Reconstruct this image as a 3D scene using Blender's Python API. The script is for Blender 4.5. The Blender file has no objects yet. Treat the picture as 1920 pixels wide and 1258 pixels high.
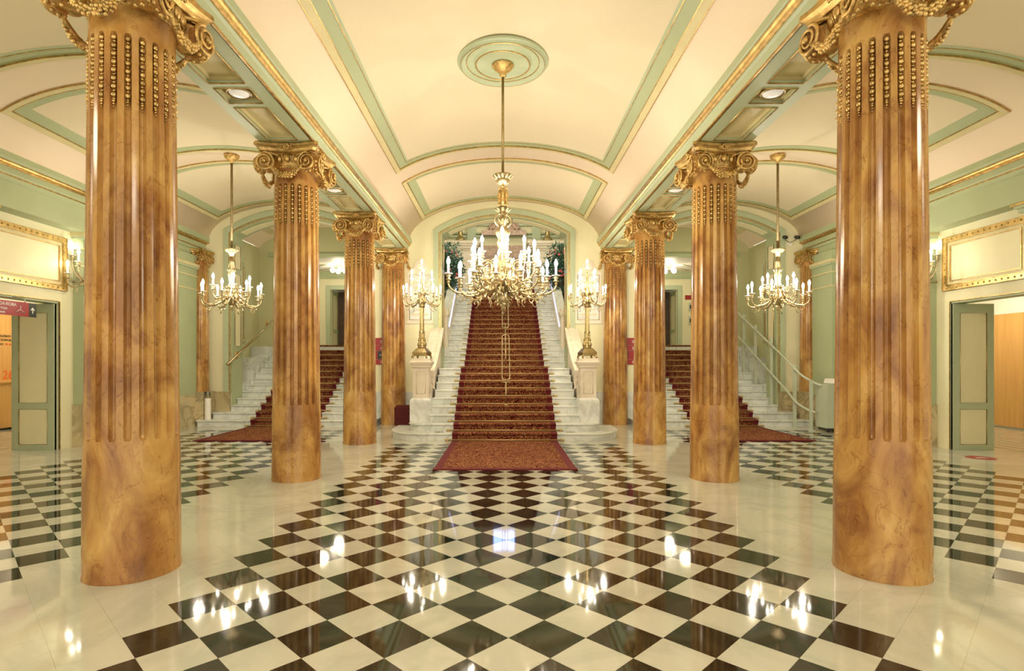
import bpy, bmesh, math, random
from mathutils import Vector, Matrix
random.seed(7)
PI = math.pi
sc = bpy.context.scene
COL = sc.collection

# ------------------------------------------------------------------ camera, world, exposure
F = 1050.0
H = 1.6
cam_d = bpy.data.cameras.new('camera')
cam = bpy.data.objects.new('camera', cam_d)
COL.objects.link(cam)
cam.location = (-0.03, 0, H)
cam.rotation_euler = (PI / 2, 0, 0)
cam_d.sensor_width = 36.0
cam_d.lens = F / 1920 * 36.0
cam_d.shift_x = 16.5 / 1920
cam_d.shift_y = 51.0 / 1920
cam_d.clip_start = 0.05
sc.camera = cam

world = bpy.data.worlds.new('world')
sc.world = world
world.use_nodes = True
world.node_tree.nodes['Background'].inputs[0].default_value = (1.0, 0.90, 0.74, 1)
world.node_tree.nodes['Background'].inputs[1].default_value = 1.5

sc.view_settings.view_transform = 'Standard'
sc.view_settings.look = 'None'
sc.view_settings.gamma = 1
sc.view_settings.use_curve_mapping = False
sc.view_settings.exposure = 0.16

WARM = (1.0, 0.87, 0.67)
def point(name, loc, w, r=0.12, col=WARM, parent=None):
    d = bpy.data.lights.new(name, 'POINT'); d.energy = w; d.shadow_soft_size = r; d.color = col
    o = bpy.data.objects.new(name, d); COL.objects.link(o); o.location = loc
    if parent: o.parent = parent
    return o
# unseen fill lights added near and behind the viewer to light the hall evenly
for x, y, z, w in ((0, 0.3, 4.1, 130), (-5.5, 3.2, 4.1, 100), (5.5, 3.2, 4.1, 100), (0, -2.6, 3.2, 120)):
    point('hall_fill_light', (x, y, z), w, 0.35)

# ------------------------------------------------------------------ materials
def newmat(name):
    m = bpy.data.materials.new(name); m.use_nodes = True
    nt = m.node_tree
    return m, nt, nt.nodes['Principled BSDF']
def N(nt, t, **kw):
    n = nt.nodes.new(t)
    for k, v in kw.items():
        if k.startswith('_'): setattr(n, k[1:], v)
        else: n.inputs[k].default_value = v
    return n
def plain(name, col, rough=0.5, metal=0.0, var=0.06, scale=3.0, bump=0.0, spec=None, emis=None, es=0):
    m, nt, b = newmat(name)
    tc = N(nt, 'ShaderNodeNewGeometry')
    nz = N(nt, 'ShaderNodeTexNoise', Scale=scale, Detail=4.0)
    nt.links.new(tc.outputs['Position'], nz.inputs['Vector'])
    r = N(nt, 'ShaderNodeValToRGB')
    r.color_ramp.elements[0].position = 0.3; r.color_ramp.elements[1].position = 0.7
    r.color_ramp.elements[0].color = (*[c * (1 - var) for c in col], 1)
    r.color_ramp.elements[1].color = (*[min(1, c * (1 + var)) for c in col], 1)
    nt.links.new(nz.outputs['Fac'], r.inputs['Fac'])
    nt.links.new(r.outputs['Color'], b.inputs['Base Color'])
    b.inputs['Roughness'].default_value = rough; b.inputs['Metallic'].default_value = metal
    if spec is not None: b.inputs['Specular IOR Level'].default_value = spec
    if bump:
        n2 = N(nt, 'ShaderNodeTexNoise', Scale=scale * 12, Detail=3.0)
        nt.links.new(tc.outputs['Position'], n2.inputs['Vector'])
        bp = N(nt, 'ShaderNodeBump', Strength=bump, Distance=0.01)
        nt.links.new(n2.outputs['Fac'], bp.inputs['Height']); nt.links.new(bp.outputs['Normal'], b.inputs['Normal'])
    if emis:
        b.inputs['Emission Color'].default_value = (*emis, 1); b.inputs['Emission Strength'].default_value = es
    return m
def marble(name, base, vein, rough, scale=1.2, vmin=0.47, vmax=0.5, patch=None, random_obj=False, stretch=(1, 1, 1), bump=0, wid=2.5):
    m, nt, b = newmat(name)
    L = nt.links.new
    if random_obj:
        g = N(nt, 'ShaderNodeNewGeometry'); oi = N(nt, 'ShaderNodeObjectInfo')
        mul = N(nt, 'ShaderNodeVectorMath', _operation='SCALE'); mul.inputs[3].default_value = 40
        cmb = N(nt, 'ShaderNodeCombineXYZ')
        for k in ('X', 'Y', 'Z'): L(oi.outputs['Random'], cmb.inputs[k])
        L(cmb.outputs[0], mul.inputs[0])
        add = N(nt, 'ShaderNodeVectorMath', _operation='ADD')
        L(g.outputs['Position'], add.inputs[0]); L(mul.outputs[0], add.inputs[1]); src = add.outputs[0]
    else:
        g = N(nt, 'ShaderNodeNewGeometry'); src = g.outputs['Position']
    mp = N(nt, 'ShaderNodeMapping'); mp.inputs['Scale'].default_value = stretch
    mp.inputs['Rotation'].default_value = (0.3, 0.2, 0.5) if stretch == (1, 1, 1) else (0, 0, 0)
    L(src, mp.inputs['Vector'])
    n1 = N(nt, 'ShaderNodeTexNoise', Scale=scale, Detail=7.0, Roughness=0.6, Distortion=wid)
    L(mp.outputs[0], n1.inputs['Vector'])
    r = N(nt, 'ShaderNodeValToRGB'); e = r.color_ramp.elements
    e[0].position = vmin - 0.06; e[0].color = (*base, 1)
    e[1].position = vmax + 0.06; e[1].color = (*base, 1)
    q = e.new((vmin + vmax) / 2); q.color = (*vein, 1)
    L(n1.outputs['Fac'], r.inputs['Fac'])
    n2 = N(nt, 'ShaderNodeTexNoise', Scale=scale * 0.7, Detail=3.0)
    L(mp.outputs[0], n2.inputs['Vector'])
    mx = N(nt, 'ShaderNodeMix', _data_type='RGBA', _blend_type='MULTIPLY')
    mx.inputs[0].default_value = 1.0
    r2 = N(nt, 'ShaderNodeValToRGB'); r2.color_ramp.elements[0].position = 0.35; r2.color_ramp.elements[1].position = 0.65
    pt = patch or (0.82, 0.83, 0.82)
    r2.color_ramp.elements[0].color = (*pt, 1); r2.color_ramp.elements[1].color = (1, 1, 1, 1)
    L(n2.outputs['Fac'], r2.inputs['Fac'])
    L(r.outputs['Color'], mx.inputs[6]); L(r2.outputs['Color'], mx.inputs[7])
    L(mx.outputs[2], b.inputs['Base Color'])
    b.inputs['Roughness'].default_value = rough
    if bump:
        n3 = N(nt, 'ShaderNodeTexNoise', Scale=1.6, Detail=1.0)
        L(g.outputs['Position'], n3.inputs['Vector'])
        bp = N(nt, 'ShaderNodeBump', Strength=bump, Distance=0.01)
        L(n3.outputs['Fac'], bp.inputs['Height']); L(bp.outputs['Normal'], b.inputs['Normal'])
    return m

M = {}
M['cream'] = plain('cream_plaster', (0.75, 0.665, 0.485), 0.7, var=0.02, scale=0.7)
M['pink'] = plain('pale_pink_plaster', (0.86, 0.73, 0.57), 0.7, var=0.02, scale=0.7)
M['wall'] = plain('yellow_wall_paint', (0.78, 0.75, 0.51), 0.6, var=0.03, scale=0.9)
M['green'] = plain('sage_green_paint', (0.42, 0.485, 0.295), 0.5, var=0.04, scale=1.5)
M['mint'] = plain('mint_green_paint', (0.45, 0.52, 0.35), 0.45, var=0.04, scale=1.5)
M['khaki'] = plain('khaki_moulding_paint', (0.66, 0.59, 0.33), 0.45, var=0.05, scale=4)
M['panelcream'] = plain('cream_panel_paint', (0.80, 0.76, 0.50), 0.5, var=0.04, scale=2)
M['gold'] = plain('gilding', (0.58, 0.40, 0.16), 0.34, 1.0, var=0.3, scale=14, bump=0.25)
M['giltcream'] = plain('gilt_cream_paint', (0.72, 0.52, 0.20), 0.35, 0.5, var=0.25, scale=9)
M['darkgold'] = plain('aged_gilding', (0.64, 0.45, 0.18), 0.42, 1.0, var=0.45, scale=22, bump=0.4)
M['brass'] = plain('pale_brass', (0.50, 0.41, 0.24), 0.36, 1.0, var=0.2, scale=20, bump=0.2)
M['stairrod'] = plain('polished_stair_rod', (0.62, 0.47, 0.20), 0.45, 0.7, var=0.05)
M['stembrass'] = plain('satin_bronze', (0.34, 0.27, 0.15), 0.45, 0.9, var=0.25, scale=20, bump=0.3)
M['rodbrass'] = plain('antique_brass_tube', (0.42, 0.33, 0.16), 0.35, 1.0, var=0.15, scale=20)
M['steel'] = plain('brushed_steel', (0.62, 0.63, 0.58), 0.35, 0.8, var=0.05, scale=8)
M['greypaint'] = plain('grey_green_enamel', (0.50, 0.55, 0.43), 0.4, var=0.03, scale=4)
M['dark'] = plain('dark_rubber', (0.03, 0.03, 0.03), 0.5, var=0.1)
M['darkwood'] = plain('dark_brown_wood', (0.06, 0.03, 0.015), 0.35, var=0.4, scale=6)
M['redsign'] = plain('red_sign_enamel', (0.33, 0.012, 0.018), 0.4, var=0.04)
M['blacksign'] = plain('black_sign_enamel', (0.02, 0.025, 0.02), 0.4, var=0.04)
M['white'] = plain('white_paint', (0.85, 0.83, 0.78), 0.5, var=0.02)
M['orange'] = plain('orange_print', (0.75, 0.13, 0.03), 0.5, var=0.02)
M['blackprint'] = plain('black_print', (0.05, 0.04, 0.03), 0.5, var=0.02)
M['velvet'] = plain('dark_red_velvet', (0.085, 0.003, 0.004), 0.8, var=0.15, scale=5)
M['crimson'] = plain('crimson_carpet_border', (0.12, 0.007, 0.009), 0.9, var=0.12, scale=60)
M['bulb'] = plain('lit_bulb', (1, 0.95, 0.85), 0.4, emis=(1.0, 0.90, 0.74), es=20)
M['globe'] = plain('lit_glass_globe', (1, .95, .88), 0.4, emis=(1.0, 0.92, 0.8), es=5)
M['candle'] = plain('white_candle_sleeve', (0.9, 0.86, 0.78), 0.4, var=0.02, emis=(1.0, 0.88, 0.7), es=0.45)
M['glass'] = plain('frosted_glass', (0.92, 0.93, 0.90), 0.1, var=0.02)
M['lens'] = plain('lamp_lens', (0.85, 0.85, 0.85), 0.2, emis=(1, 0.93, 0.85), es=0.25)  # unlit lens; faint emission added to bring up its off-white
M['led'] = plain('led_screen_blue', (0.3, 0.4, 0.9), 0.3, emis=(0.30, 0.42, 1.0), es=7)
M['ledstrip'] = plain('led_strip_violet', (0.6, 0.6, 0.9), 0.3, emis=(0.62, 0.60, 1.0), es=1.3)
M['leaf'] = plain('dark_foliage', (0.05, 0.13, 0.09), 0.6, var=0.5, scale=9)
M['petal'] = plain('pink_petals', (0.75, 0.16, 0.20), 0.6, var=0.4, scale=9)
M['rosestone'] = marble('rose_marble', (0.60, 0.42, 0.30), (0.40, 0.25, 0.17), 0.3, 2.0)
M['grout'] = plain('floor_joint', (0.45, 0.42, 0.33), 0.25, var=0.05)
M['whitemarble'] = marble('white_stair_marble', (0.76, 0.79, 0.76), (0.60, 0.63, 0.60), 0.3, 1.3, 0.49, 0.495, patch=(.90,.91,.89), wid=.9)
M['warmmarble'] = marble('cream_carved_marble', (0.84, 0.77, 0.65), (0.76, 0.68, 0.55), 0.4, 1.0, 0.485, 0.495, patch=(.93,.92,.9), wid=.8)
M['dado'] = marble('veined_yellow_marble', (0.62, 0.53, 0.32), (0.40, 0.34, 0.20), 0.25, 1.3, 0.48, 0.495, patch=(0.7, 0.68, 0.6), wid=1.0)
M['tilewhite'] = marble('white_floor_marble', (0.64, 0.63, 0.54), (0.56, 0.56, 0.48), 0.05, 0.8, 0.48, 0.5, patch=(0.88, 0.89, 0.86), random_obj=False, bump=0.035, wid=1.2)
M['tileblack'] = marble('black_floor_marble', (0.016, 0.018, 0.012), (0.035, 0.035, 0.026), 0.045, 2.5, 0.485, 0.495, patch=(0.6, 0.55, 0.5), bump=0.035)
for k in ('tilewhite', 'tileblack'):
    M[k].node_tree.nodes['Principled BSDF'].inputs['Specular IOR Level'].default_value = 0.75

def column_marble():
    m, nt, b = newmat('amber_veined_stucco_marble'); L = nt.links.new
    g = N(nt, 'ShaderNodeNewGeometry')
    mp = N(nt, 'ShaderNodeMapping'); mp.inputs['Scale'].default_value = (1, 1, 0.5); mp.inputs['Rotation'].default_value = (0.3, 0.3, 0)
    L(g.outputs['Position'], mp.inputs['Vector'])
    n1 = N(nt, 'ShaderNodeTexNoise', Scale=3.3, Detail=9.0, Roughness=0.6, Distortion=0.7)
    L(mp.outputs[0], n1.inputs['Vector'])
    r = N(nt, 'ShaderNodeValToRGB'); e = r.color_ramp.elements
    e[0].position = 0.30; e[0].color = (0.21, 0.090, 0.030, 1)
    e[1].position = 0.74; e[1].color = (0.68, 0.47, 0.19, 1)
    q = e.new(0.42); q.color = (0.34, 0.165, 0.050, 1)
    q = e.new(0.52); q.color = (0.47, 0.265, 0.080, 1)
    q = e.new(0.62); q.color = (0.57, 0.35, 0.11, 1)
    L(n1.outputs['Fac'], r.inputs['Fac'])
    # large pinkish-red drifts
    n3 = N(nt, 'ShaderNodeTexNoise', Scale=0.9, Detail=4.0, Distortion=2.0)
    L(g.outputs['Position'], n3.inputs['Vector'])
    r3 = N(nt, 'ShaderNodeValToRGB'); r3.color_ramp.elements[0].position = 0.42; r3.color_ramp.elements[1].position = 0.62
    r3.color_ramp.elements[0].color = (1, 1, 1, 1); r3.color_ramp.elements[1].color = (0.95, 0.85, 0.74, 1)
    L(n3.outputs['Fac'], r3.inputs['Fac'])
    mx = N(nt, 'ShaderNodeMix', _data_type='RGBA', _blend_type='MULTIPLY'); mx.inputs[0].default_value = 1
    L(r.outputs['Color'], mx.inputs[6]); L(r3.outputs['Color'], mx.inputs[7])
    # thin dark cracks
    n2 = N(nt, 'ShaderNodeTexNoise', Scale=4.0, Detail=6.0, Distortion=1.6)
    L(mp.outputs[0], n2.inputs['Vector'])
    r2 = N(nt, 'ShaderNodeValToRGB'); e = r2.color_ramp.elements
    e[0].position = 0.488; e[0].color = (1, 1, 1, 1); e[1].position = 0.506; e[1].color = (1, 1, 1, 1)
    q = e.new(0.497); q.color = (0.55, 0.42, 0.34, 1)
    L(n2.outputs['Fac'], r2.inputs['Fac'])
    mx2 = N(nt, 'ShaderNodeMix', _data_type='RGBA', _blend_type='MULTIPLY'); mx2.inputs[0].default_value = 0.8
    L(mx.outputs[2], mx2.inputs[6]); L(r2.outputs['Color'], mx2.inputs[7])
    L(mx2.outputs[2], b.inputs['Base Color'])
    b.inputs['Roughness'].default_value = 0.2
    bp = N(nt, 'ShaderNodeBump', Strength=0.12, Distance=0.01)
    L(n1.outputs['Fac'], bp.inputs['Height']); L(bp.outputs['Normal'], b.inputs['Normal'])
    return m
M['column'] = column_marble()

def carpet_mat():
    m, nt, b = newmat('scrolled_maroon_and_gold_carpet'); L = nt.links.new
    tc = N(nt, 'ShaderNodeTexCoord')
    n0 = N(nt, 'ShaderNodeTexNoise', Scale=10.5, Detail=0.5, Distortion=2.0)
    L(tc.outputs['UV'], n0.inputs['Vector'])
    r = N(nt, 'ShaderNodeValToRGB'); e = r.color_ramp.elements
    dk = (0.075, 0.006, 0.006, 1); gd = (0.43, 0.205, 0.085, 1)
    e[0].position = 0.0; e[0].color = dk; e[1].position = 1.0; e[1].color = dk
    for p, c in ((.385, dk), (.40, gd), (.445, gd), (.46, dk), (.545, dk), (.56, gd), (.61, gd), (.625, dk)):
        q = e.new(p); q.color = c
    L(n0.outputs['Fac'], r.inputs['Fac']); L(r.outputs['Color'], b.inputs['Base Color'])
    b.inputs['Roughness'].default_value = 0.95; b.inputs['Specular IOR Level'].default_value = 0.1
    return m
M['carpet'] = carpet_mat()

def wood_mat():
    m, nt, b = newmat('honey_beech_panel'); L = nt.links.new
    g = N(nt, 'ShaderNodeNewGeometry')
    mp = N(nt, 'ShaderNodeMapping'); mp.inputs['Scale'].default_value = (6, 6, 0.35)
    L(g.outputs['Position'], mp.inputs['Vector'])
    n1 = N(nt, 'ShaderNodeTexNoise', Scale=2.0, Detail=6.0); L(mp.outputs[0], n1.inputs['Vector'])
    r = N(nt, 'ShaderNodeValToRGB')
    r.color_ramp.elements[0].position = 0.3; r.color_ramp.elements[1].position = 0.7
    r.color_ramp.elements[0].color = (0.62, 0.34, 0.11, 1); r.color_ramp.elements[1].color = (0.72, 0.42, 0.15, 1)
    L(n1.outputs['Fac'], r.inputs['Fac']); L(r.outputs['Color'], b.inputs['Base Color'])
    b.inputs['Roughness'].default_value = 0.4
    return m
M['wood'] = wood_mat()

# ------------------------------------------------------------------ mesh helpers
class MB:
    def __init__(s): s.v = []; s.f = []; s.m = []; s.sm = []; s.uv = {}
    def add(s, vs, fs, mi=0, smooth=False):
        o = len(s.v); s.v.extend([tuple(p) for p in vs])
        for f in fs:
            s.f.append(tuple(i + o for i in f)); s.m.append(mi); s.sm.append(smooth)
        return s
    def box(s, x0, x1, y0, y1, z0, z1, mi=0):
        v = [(x0, y0, z0), (x1, y0, z0), (x1, y1, z0), (x0, y1, z0), (x0, y0, z1), (x1, y0, z1), (x1, y1, z1), (x0, y1, z1)]
        return s.add(v, [(0, 3, 2, 1), (4, 5, 6, 7), (0, 1, 5, 4), (1, 2, 6, 5), (2, 3, 7, 6), (3, 0, 4, 7)], mi)
    def lathe(s, prof, n=24, c=(0, 0, 0), mi=0, smooth=True, a0=0, cap=True):
        vs = []; fs = []
        for r, z in prof:
            for i in range(n):
                a = a0 + 2 * PI * i / n
                vs.append((c[0] + r * math.cos(a), c[1] + r * math.sin(a), c[2] + z))
        for j in range(len(prof) - 1):
            for i in range(n):
                k = (i + 1) % n
                fs.append((j * n + i, j * n + k, (j + 1) * n + k, (j + 1) * n + i))
        if cap:
            fs.append(tuple(range(n))[::-1]); fs.append(tuple(range((len(prof) - 1) * n, len(prof) * n)))
        return s.add(vs, fs, mi, smooth)
    def tube(s, path, rad, n=8, mi=0, smooth=True, closed=False, sq=(1, 1)):
        P = [Vector(p) for p in path]; K = len(P)
        if not isinstance(rad, (list, tuple)): rad = [rad] * K
        T = []
        for i in range(K):
            if closed: t = P[(i + 1) % K] - P[(i - 1) % K]
            else: t = P[min(i + 1, K - 1)] - P[max(i - 1, 0)]
            T.append(t.normalized() if t.length > 1e-9 else Vector((0, 0, 1)))
        up = Vector((0, 0, 1)) if abs(T[0].z) < 0.9 else Vector((1, 0, 0))
        nrm = (up - T[0] * up.dot(T[0])).normalized()
        vs = []
        for i in range(K):
            nrm = nrm - T[i] * nrm.dot(T[i])
            nrm = nrm.normalized() if nrm.length > 1e-6 else T[i].orthogonal().normalized()
            bi = T[i].cross(nrm)
            for k in range(n):
                a = 2 * PI * k / n
                vs.append(P[i] + nrm * (math.cos(a) * rad[i] * sq[0]) + bi * (math.sin(a) * rad[i] * sq[1]))
        fs = []
        for i in range(K if closed else K - 1):
            j = (i + 1) % K
            for k in range(n):
                l = (k + 1) % n
                fs.append((i * n + k, i * n + l, j * n + l, j * n + k))
        if not closed:
            fs.append(tuple(range(n))[::-1]); fs.append(tuple(range((K - 1) * n, K * n)))
        return s.add(vs, fs, mi, smooth)
    def ball(s, c, r, n=8, mi=0, sc=(1, 1, 1)):
        m = max(4, n // 2 + 1); vs = [(c[0], c[1], c[2] + r * sc[2])]; fs = []
        for j in range(1, m):
            t = PI * j / m
            for i in range(n):
                a = 2 * PI * i / n
                vs.append((c[0] + r * sc[0] * math.sin(t) * math.cos(a), c[1] + r * sc[1] * math.sin(t) * math.sin(a), c[2] + r * sc[2] * math.cos(t)))
        vs.append((c[0], c[1], c[2] - r * sc[2])); L = len(vs) - 1
        for i in range(n):
            k = (i + 1) % n
            fs.append((0, 1 + i, 1 + k)); fs.append((L, 1 + (m - 2) * n + k, 1 + (m - 2) * n + i))
            for j in range(m - 2): fs.append((1 + j * n + i, 1 + (j + 1) * n + i, 1 + (j + 1) * n + k, 1 + j * n + k))
        return s.add(vs, fs, mi, True)
    def prism(s, pts, axis, a, b, mi=0):
        """pts 2D polygon; axis 'x': pts are (y,z); 'y': pts (x,z); 'z': pts (x,y)"""
        def P(p, t): return {'x': (t, p[0], p[1]), 'y': (p[0], t, p[1]), 'z': (p[0], p[1], t)}[axis]
        n = len(pts)
        vs = [P(p, a) for p in pts] + [P(p, b) for p in pts]
        fs = [tuple(range(n)), tuple(range(2 * n - 1, n - 1, -1))]
        for i in range(n):
            j = (i + 1) % n; fs.append((i, i + n, j + n, j))
        return s.add(vs, fs, mi)
    def flower(s, c, r, d, mi=0, n=6):
        """small rosette at c facing direction d"""
        d = Vector(d).normalized(); a = d.orthogonal().normalized(); b = d.cross(a); c = Vector(c)
        for i in range(n):
            t = 2 * PI * i / n
            s.ball(c + (a * math.cos(t) + b * math.sin(t)) * r * 0.6, r * 0.42, 6, mi)
        s.ball(c + d * r * 0.35, r * 0.35, 6, mi)
        return s
    def mesh(s, name, mats):
        me = bpy.data.meshes.new(name)
        me.from_pydata(s.v, [], s.f)
        for mm in mats: me.materials.append(mm)
        me.polygons.foreach_set('material_index', s.m)
        me.polygons.foreach_set('use_smooth', s.sm)
        bm = bmesh.new(); bm.from_mesh(me); bmesh.ops.recalc_face_normals(bm, faces=bm.faces); bm.to_mesh(me); bm.free()
        me.update(); return me
    def obj(s, name, mat, parent=None, loc=(0, 0, 0), rot=(0, 0, 0)):
        mats = mat if isinstance(mat, (list, tuple)) else [mat]
        return link(name, s.mesh(name, mats), parent, loc, rot)
def link(name, me, parent=None, loc=(0, 0, 0), rot=(0, 0, 0)):
    o = bpy.data.objects.new(name, me); COL.objects.link(o)
    o.location = loc; o.rotation_euler = rot
    if parent is not None: o.parent = parent
    return o
def tag(o, label=None, cat=None, group=None, kind=None):
    if label: o['label'] = label
    if cat: o['category'] = cat
    if group: o['group'] = group
    if kind: o['kind'] = kind
    return o
def thing(name, label, cat, loc=(0, 0, 0), rz=0, group=None):
    o = bpy.data.objects.new(name, None); COL.objects.link(o); o.location = loc; o.rotation_euler = (0, 0, rz)
    o.empty_display_size = 0.1
    return tag(o, label, cat, group)
def struct(name, mb, mat, label=None, cat=None):
    o = mb.obj(name, mat); return tag(o, label, cat, kind='structure')
def sempty(name, label=None, cat=None, loc=(0, 0, 0)):
    o = bpy.data.objects.new(name, None); COL.objects.link(o); o.location = loc
    return tag(o, label, cat, kind='structure')
def copy_tree(o, parent=None):
    c = o.copy(); COL.objects.link(c)
    if parent is not None: c.parent = parent
    for ch in list(o.children): copy_tree(ch, c)
    return c
def text(name, body, size, mat, parent, origin, xdir, zdir, depth=0.003, align='LEFT'):
    cu = bpy.data.curves.new('lettering', 'FONT'); cu.body = body; cu.size = size; cu.extrude = depth; cu.align_x = align
    tmp = bpy.data.objects.new('lettering_tmp', cu)
    me = bpy.data.meshes.new_from_object(tmp)
    bpy.data.objects.remove(tmp)
    me.materials.clear(); me.materials.append(mat)
    X = Vector(xdir).normalized(); Z = Vector(zdir).normalized(); Nn = X.cross(Z)
    mt = Matrix(((X.x, Z.x, Nn.x, origin[0]), (X.y, Z.y, Nn.y, origin[1]), (X.z, Z.z, Nn.z, origin[2]), (0, 0, 0, 1)))
    me.transform(mt)
    return link(name, me, parent)

# ------------------------------------------------------------------ main measures
YW = 14.7            # end wall
XW = 8.22             # side walls
Y0 = -3.0            # the hall behind the viewer
CX = 2.894           # column axes
CY = [4.335, 7.767, 11.19, 14.61]
S = 0.4495           # diagonal of a floor tile
SOF = 4.52           # beam soffit
NV = dict(cx=0, a=2.5, zs=4.76, b=1.08)
AL = dict(cx=-5.5, a=2.25, zs=4.82, b=0.94)
AR = dict(cx=5.5, a=2.25, zs=4.82, b=0.94)
def vz(v, x):
    t = max(0.0, 1 - ((x - v['cx']) / v['a']) ** 2)
    return v['zs'] + v['b'] * math.sqrt(t)

# ------------------------------------------------------------------ floor
floor = sempty('floor', 'polished marble floor, black and white diamond chequers between plain white borders', 'floor')
fb = MB(); fb.box(-13.5, 13.5, Y0, 21.5, -0.12, -0.0035); fb.obj('floor_bed', M['grout'], floor)
q = S / 2 - 0.0006
tw = MB(); tw.add([(-q, 0, 0), (0, -q, 0), (q, 0, 0), (0, q, 0), (-q, 0, -0.004), (0, -q, -0.004), (q, 0, -0.004), (0, q, -0.004)],
       [(0, 1, 2, 3), (0, 4, 5, 1), (1, 5, 6, 2), (2, 6, 7, 3), (3, 7, 4, 0)])
me_w = tw.mesh('floor_tile', [M['tilewhite']]); me_b = tw.mesh('floor_tile_black', [M['tileblack']])
def is_black(i, j, x, y):
    if i % 2 == 0 or j % 2 != 0: return False
    if abs(i) <= 9 and y < 10.95: return True
    if 3.5 < abs(x) < 7.35 and y < 13.5: return True
    return False
h = S / 2
tiles = []
for i in range(-58, 59):
    for j in range(-28, 60):
        if (i + j) % 2 == 0: continue
        x, y = i * h, 3.256 + j * h
        if y < Y0 + h or y > YW + 0.1: continue
        if abs(x) > XW + 0.3 and not (8.0 < y < 14.6 and abs(x) < 12.9): continue
        tiles.append((x, y, is_black(i, j, x, y)))
def inview(x, y):
    if y < 2.6: return False
    px = 943.5 + F * (x + 0.03) / y; py = 680 + F * H / y
    return -40 < px < 1960 and py < 1300 and all(math.hypot(x - sx * CX, y - cy) > 0.3 for sx in (-1, 1) for cy in CY)
vis = sorted([t for t in tiles if inview(t[0], t[1])], key=lambda t: t[1])
near = set(vis[:300])
rest = MB()
for t in tiles:
    x, y, bl = t
    if t in near:
        link('floor_tile', me_b if bl else me_w, floor, (x, y, 0))
    else:
        rest.add([(x - q, y, 0), (x, y - q, 0), (x + q, y, 0), (x, y + q, 0)], [(0, 1, 2, 3)], 1 if bl else 0)
o = rest.obj('floor_tiles', [M['tilewhite'], M['tileblack']], floor, (0, 0, 0)); tag(o, kind='stuff')

# ------------------------------------------------------------------ vaults
def vstrip(mb, v, x0, x1, y0, y1, lo, hi, mi=0, n=None):
    """slab following the vault between x0..x1, from lo below the surface to hi"""
    n = n or max(2, int(abs(x1 - x0) / 0.09))
    xs = [x0 + (x1 - x0) * i / n for i in range(n + 1)]
    if abs(x1 - x0) > 3.9:
        xs = [(x0 + x1) / 2 - (x1 - x0) / 2 * math.cos(PI * i / n) for i in range(n + 1)]
    def nr(x):
        dx = (x - v['cx']); a, b = v['a'], v['b']
        z = max(1e-3, math.sqrt(max(0, 1 - (dx / a) ** 2)))
        g = Vector((dx / a / a, 0, z / b)).normalized(); return g
    vs = []
    for x in xs:
        g = nr(x); z = vz(v, x)
        for y in (y0, y1):
            vs.append((x - g.x * lo, y, z - g.z * lo)); vs.append((x - g.x * hi, y, z - g.z * hi))
    fs = []
    for i in range(n):
        a = i * 4; b = a + 4
        fs += [(a, a + 2, b + 2, b), (a + 1, b + 1, b + 3, a + 3), (a, b, b + 1, a + 1), (a + 2, a + 3, b + 3, b + 2)]
    fs += [(0, 1, 3, 2), (n * 4, n * 4 + 2, n * 4 + 3, n * 4 + 1)]
    mb.add(vs, fs, mi, False)
ceil = sempty('ceiling', 'three cream barrel vaults with green and gilt framed panels', 'ceiling')
for v, x0, x1 in ((NV, -2.5, 2.5), (AL, -7.75, -3.25), (AR, 3.25, 7.75)):
    mb = MB(); vstrip(mb, v, x0, x1, Y0, YW + 0.02, 0.0, -0.12, 0, 64)
    for k in range(len(mb.sm)): mb.sm[k] = False
    me = mb.obj('vault', M['pink'], ceil)
    for p in me.data.polygons: p.use_smooth = abs(p.normal.y) < 0.5
def ring(name, v, hx, ya, yb, w, lo, mat, parent, inset=0.0):
    c = v['cx']; hx -= inset; ya += inset; yb -= inset
    mb = MB()
    vstrip(mb, v, c - hx, c - hx + w, ya, yb, lo, -0.01, 0, 4)
    vstrip(mb, v, c + hx - w, c + hx, ya, yb, lo, -0.01, 0, 4)
    vstrip(mb, v, c - hx + w, c + hx - w, ya, ya + w, lo, -0.01, 0, 40)
    vstrip(mb, v, c - hx + w, c + hx - w, yb - w, yb, lo, -0.01, 0, 40)
    return mb.obj(name, mat, parent)
def panel(v, hx, ya, yb, recessed, label=None):
    p = bpy.data.objects.new('ceiling_panel', None); COL.objects.link(p); p.parent = ceil
    ring('moulding', v, hx, ya, yb, 0.085, 0.030, M['khaki'], p)
    ring('gilt_line', v, hx, ya, yb, 0.010, 0.018, M['gold'], p, -0.008)
    ring('gilt_line', v, hx, ya, yb, 0.010, 0.033, M['gold'], p, 0.076)
    ring('painted_band', v, hx, ya, yb, 0.17, 0.008, M['green'], p, 0.078)
    if recessed:
        ring('gilt_line', v, hx, ya, yb, 0.010, 0.020, M['gold'], p, 0.225)
        ring('painted_band', v, hx, ya, yb, 0.035, 0.014, M['mint'], p, 0.232)
    mb = MB(); i = 0.245
    vstrip(mb, v, v['cx'] - hx + i, v['cx'] + hx - i, ya + i, yb - i, 0.003, -0.01, 0, 48)
    o = mb.obj('panel_field', M['cream'], p)
panel(NV, 2.13, 4.7, 10.99, True); panel(NV, 2.13, 11.6, 14.45, False); panel(NV, 2.13, -2.4, 4.1, True)
for v in (AL, AR):
    panel(v, 1.93, 4.7, 7.6, True); panel(v, 1.93, 8.24, 10.95, False); panel(v, 1.93, 11.5, 14.45, False); panel(v, 1.93, -2.4, 4.1, False)

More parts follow.
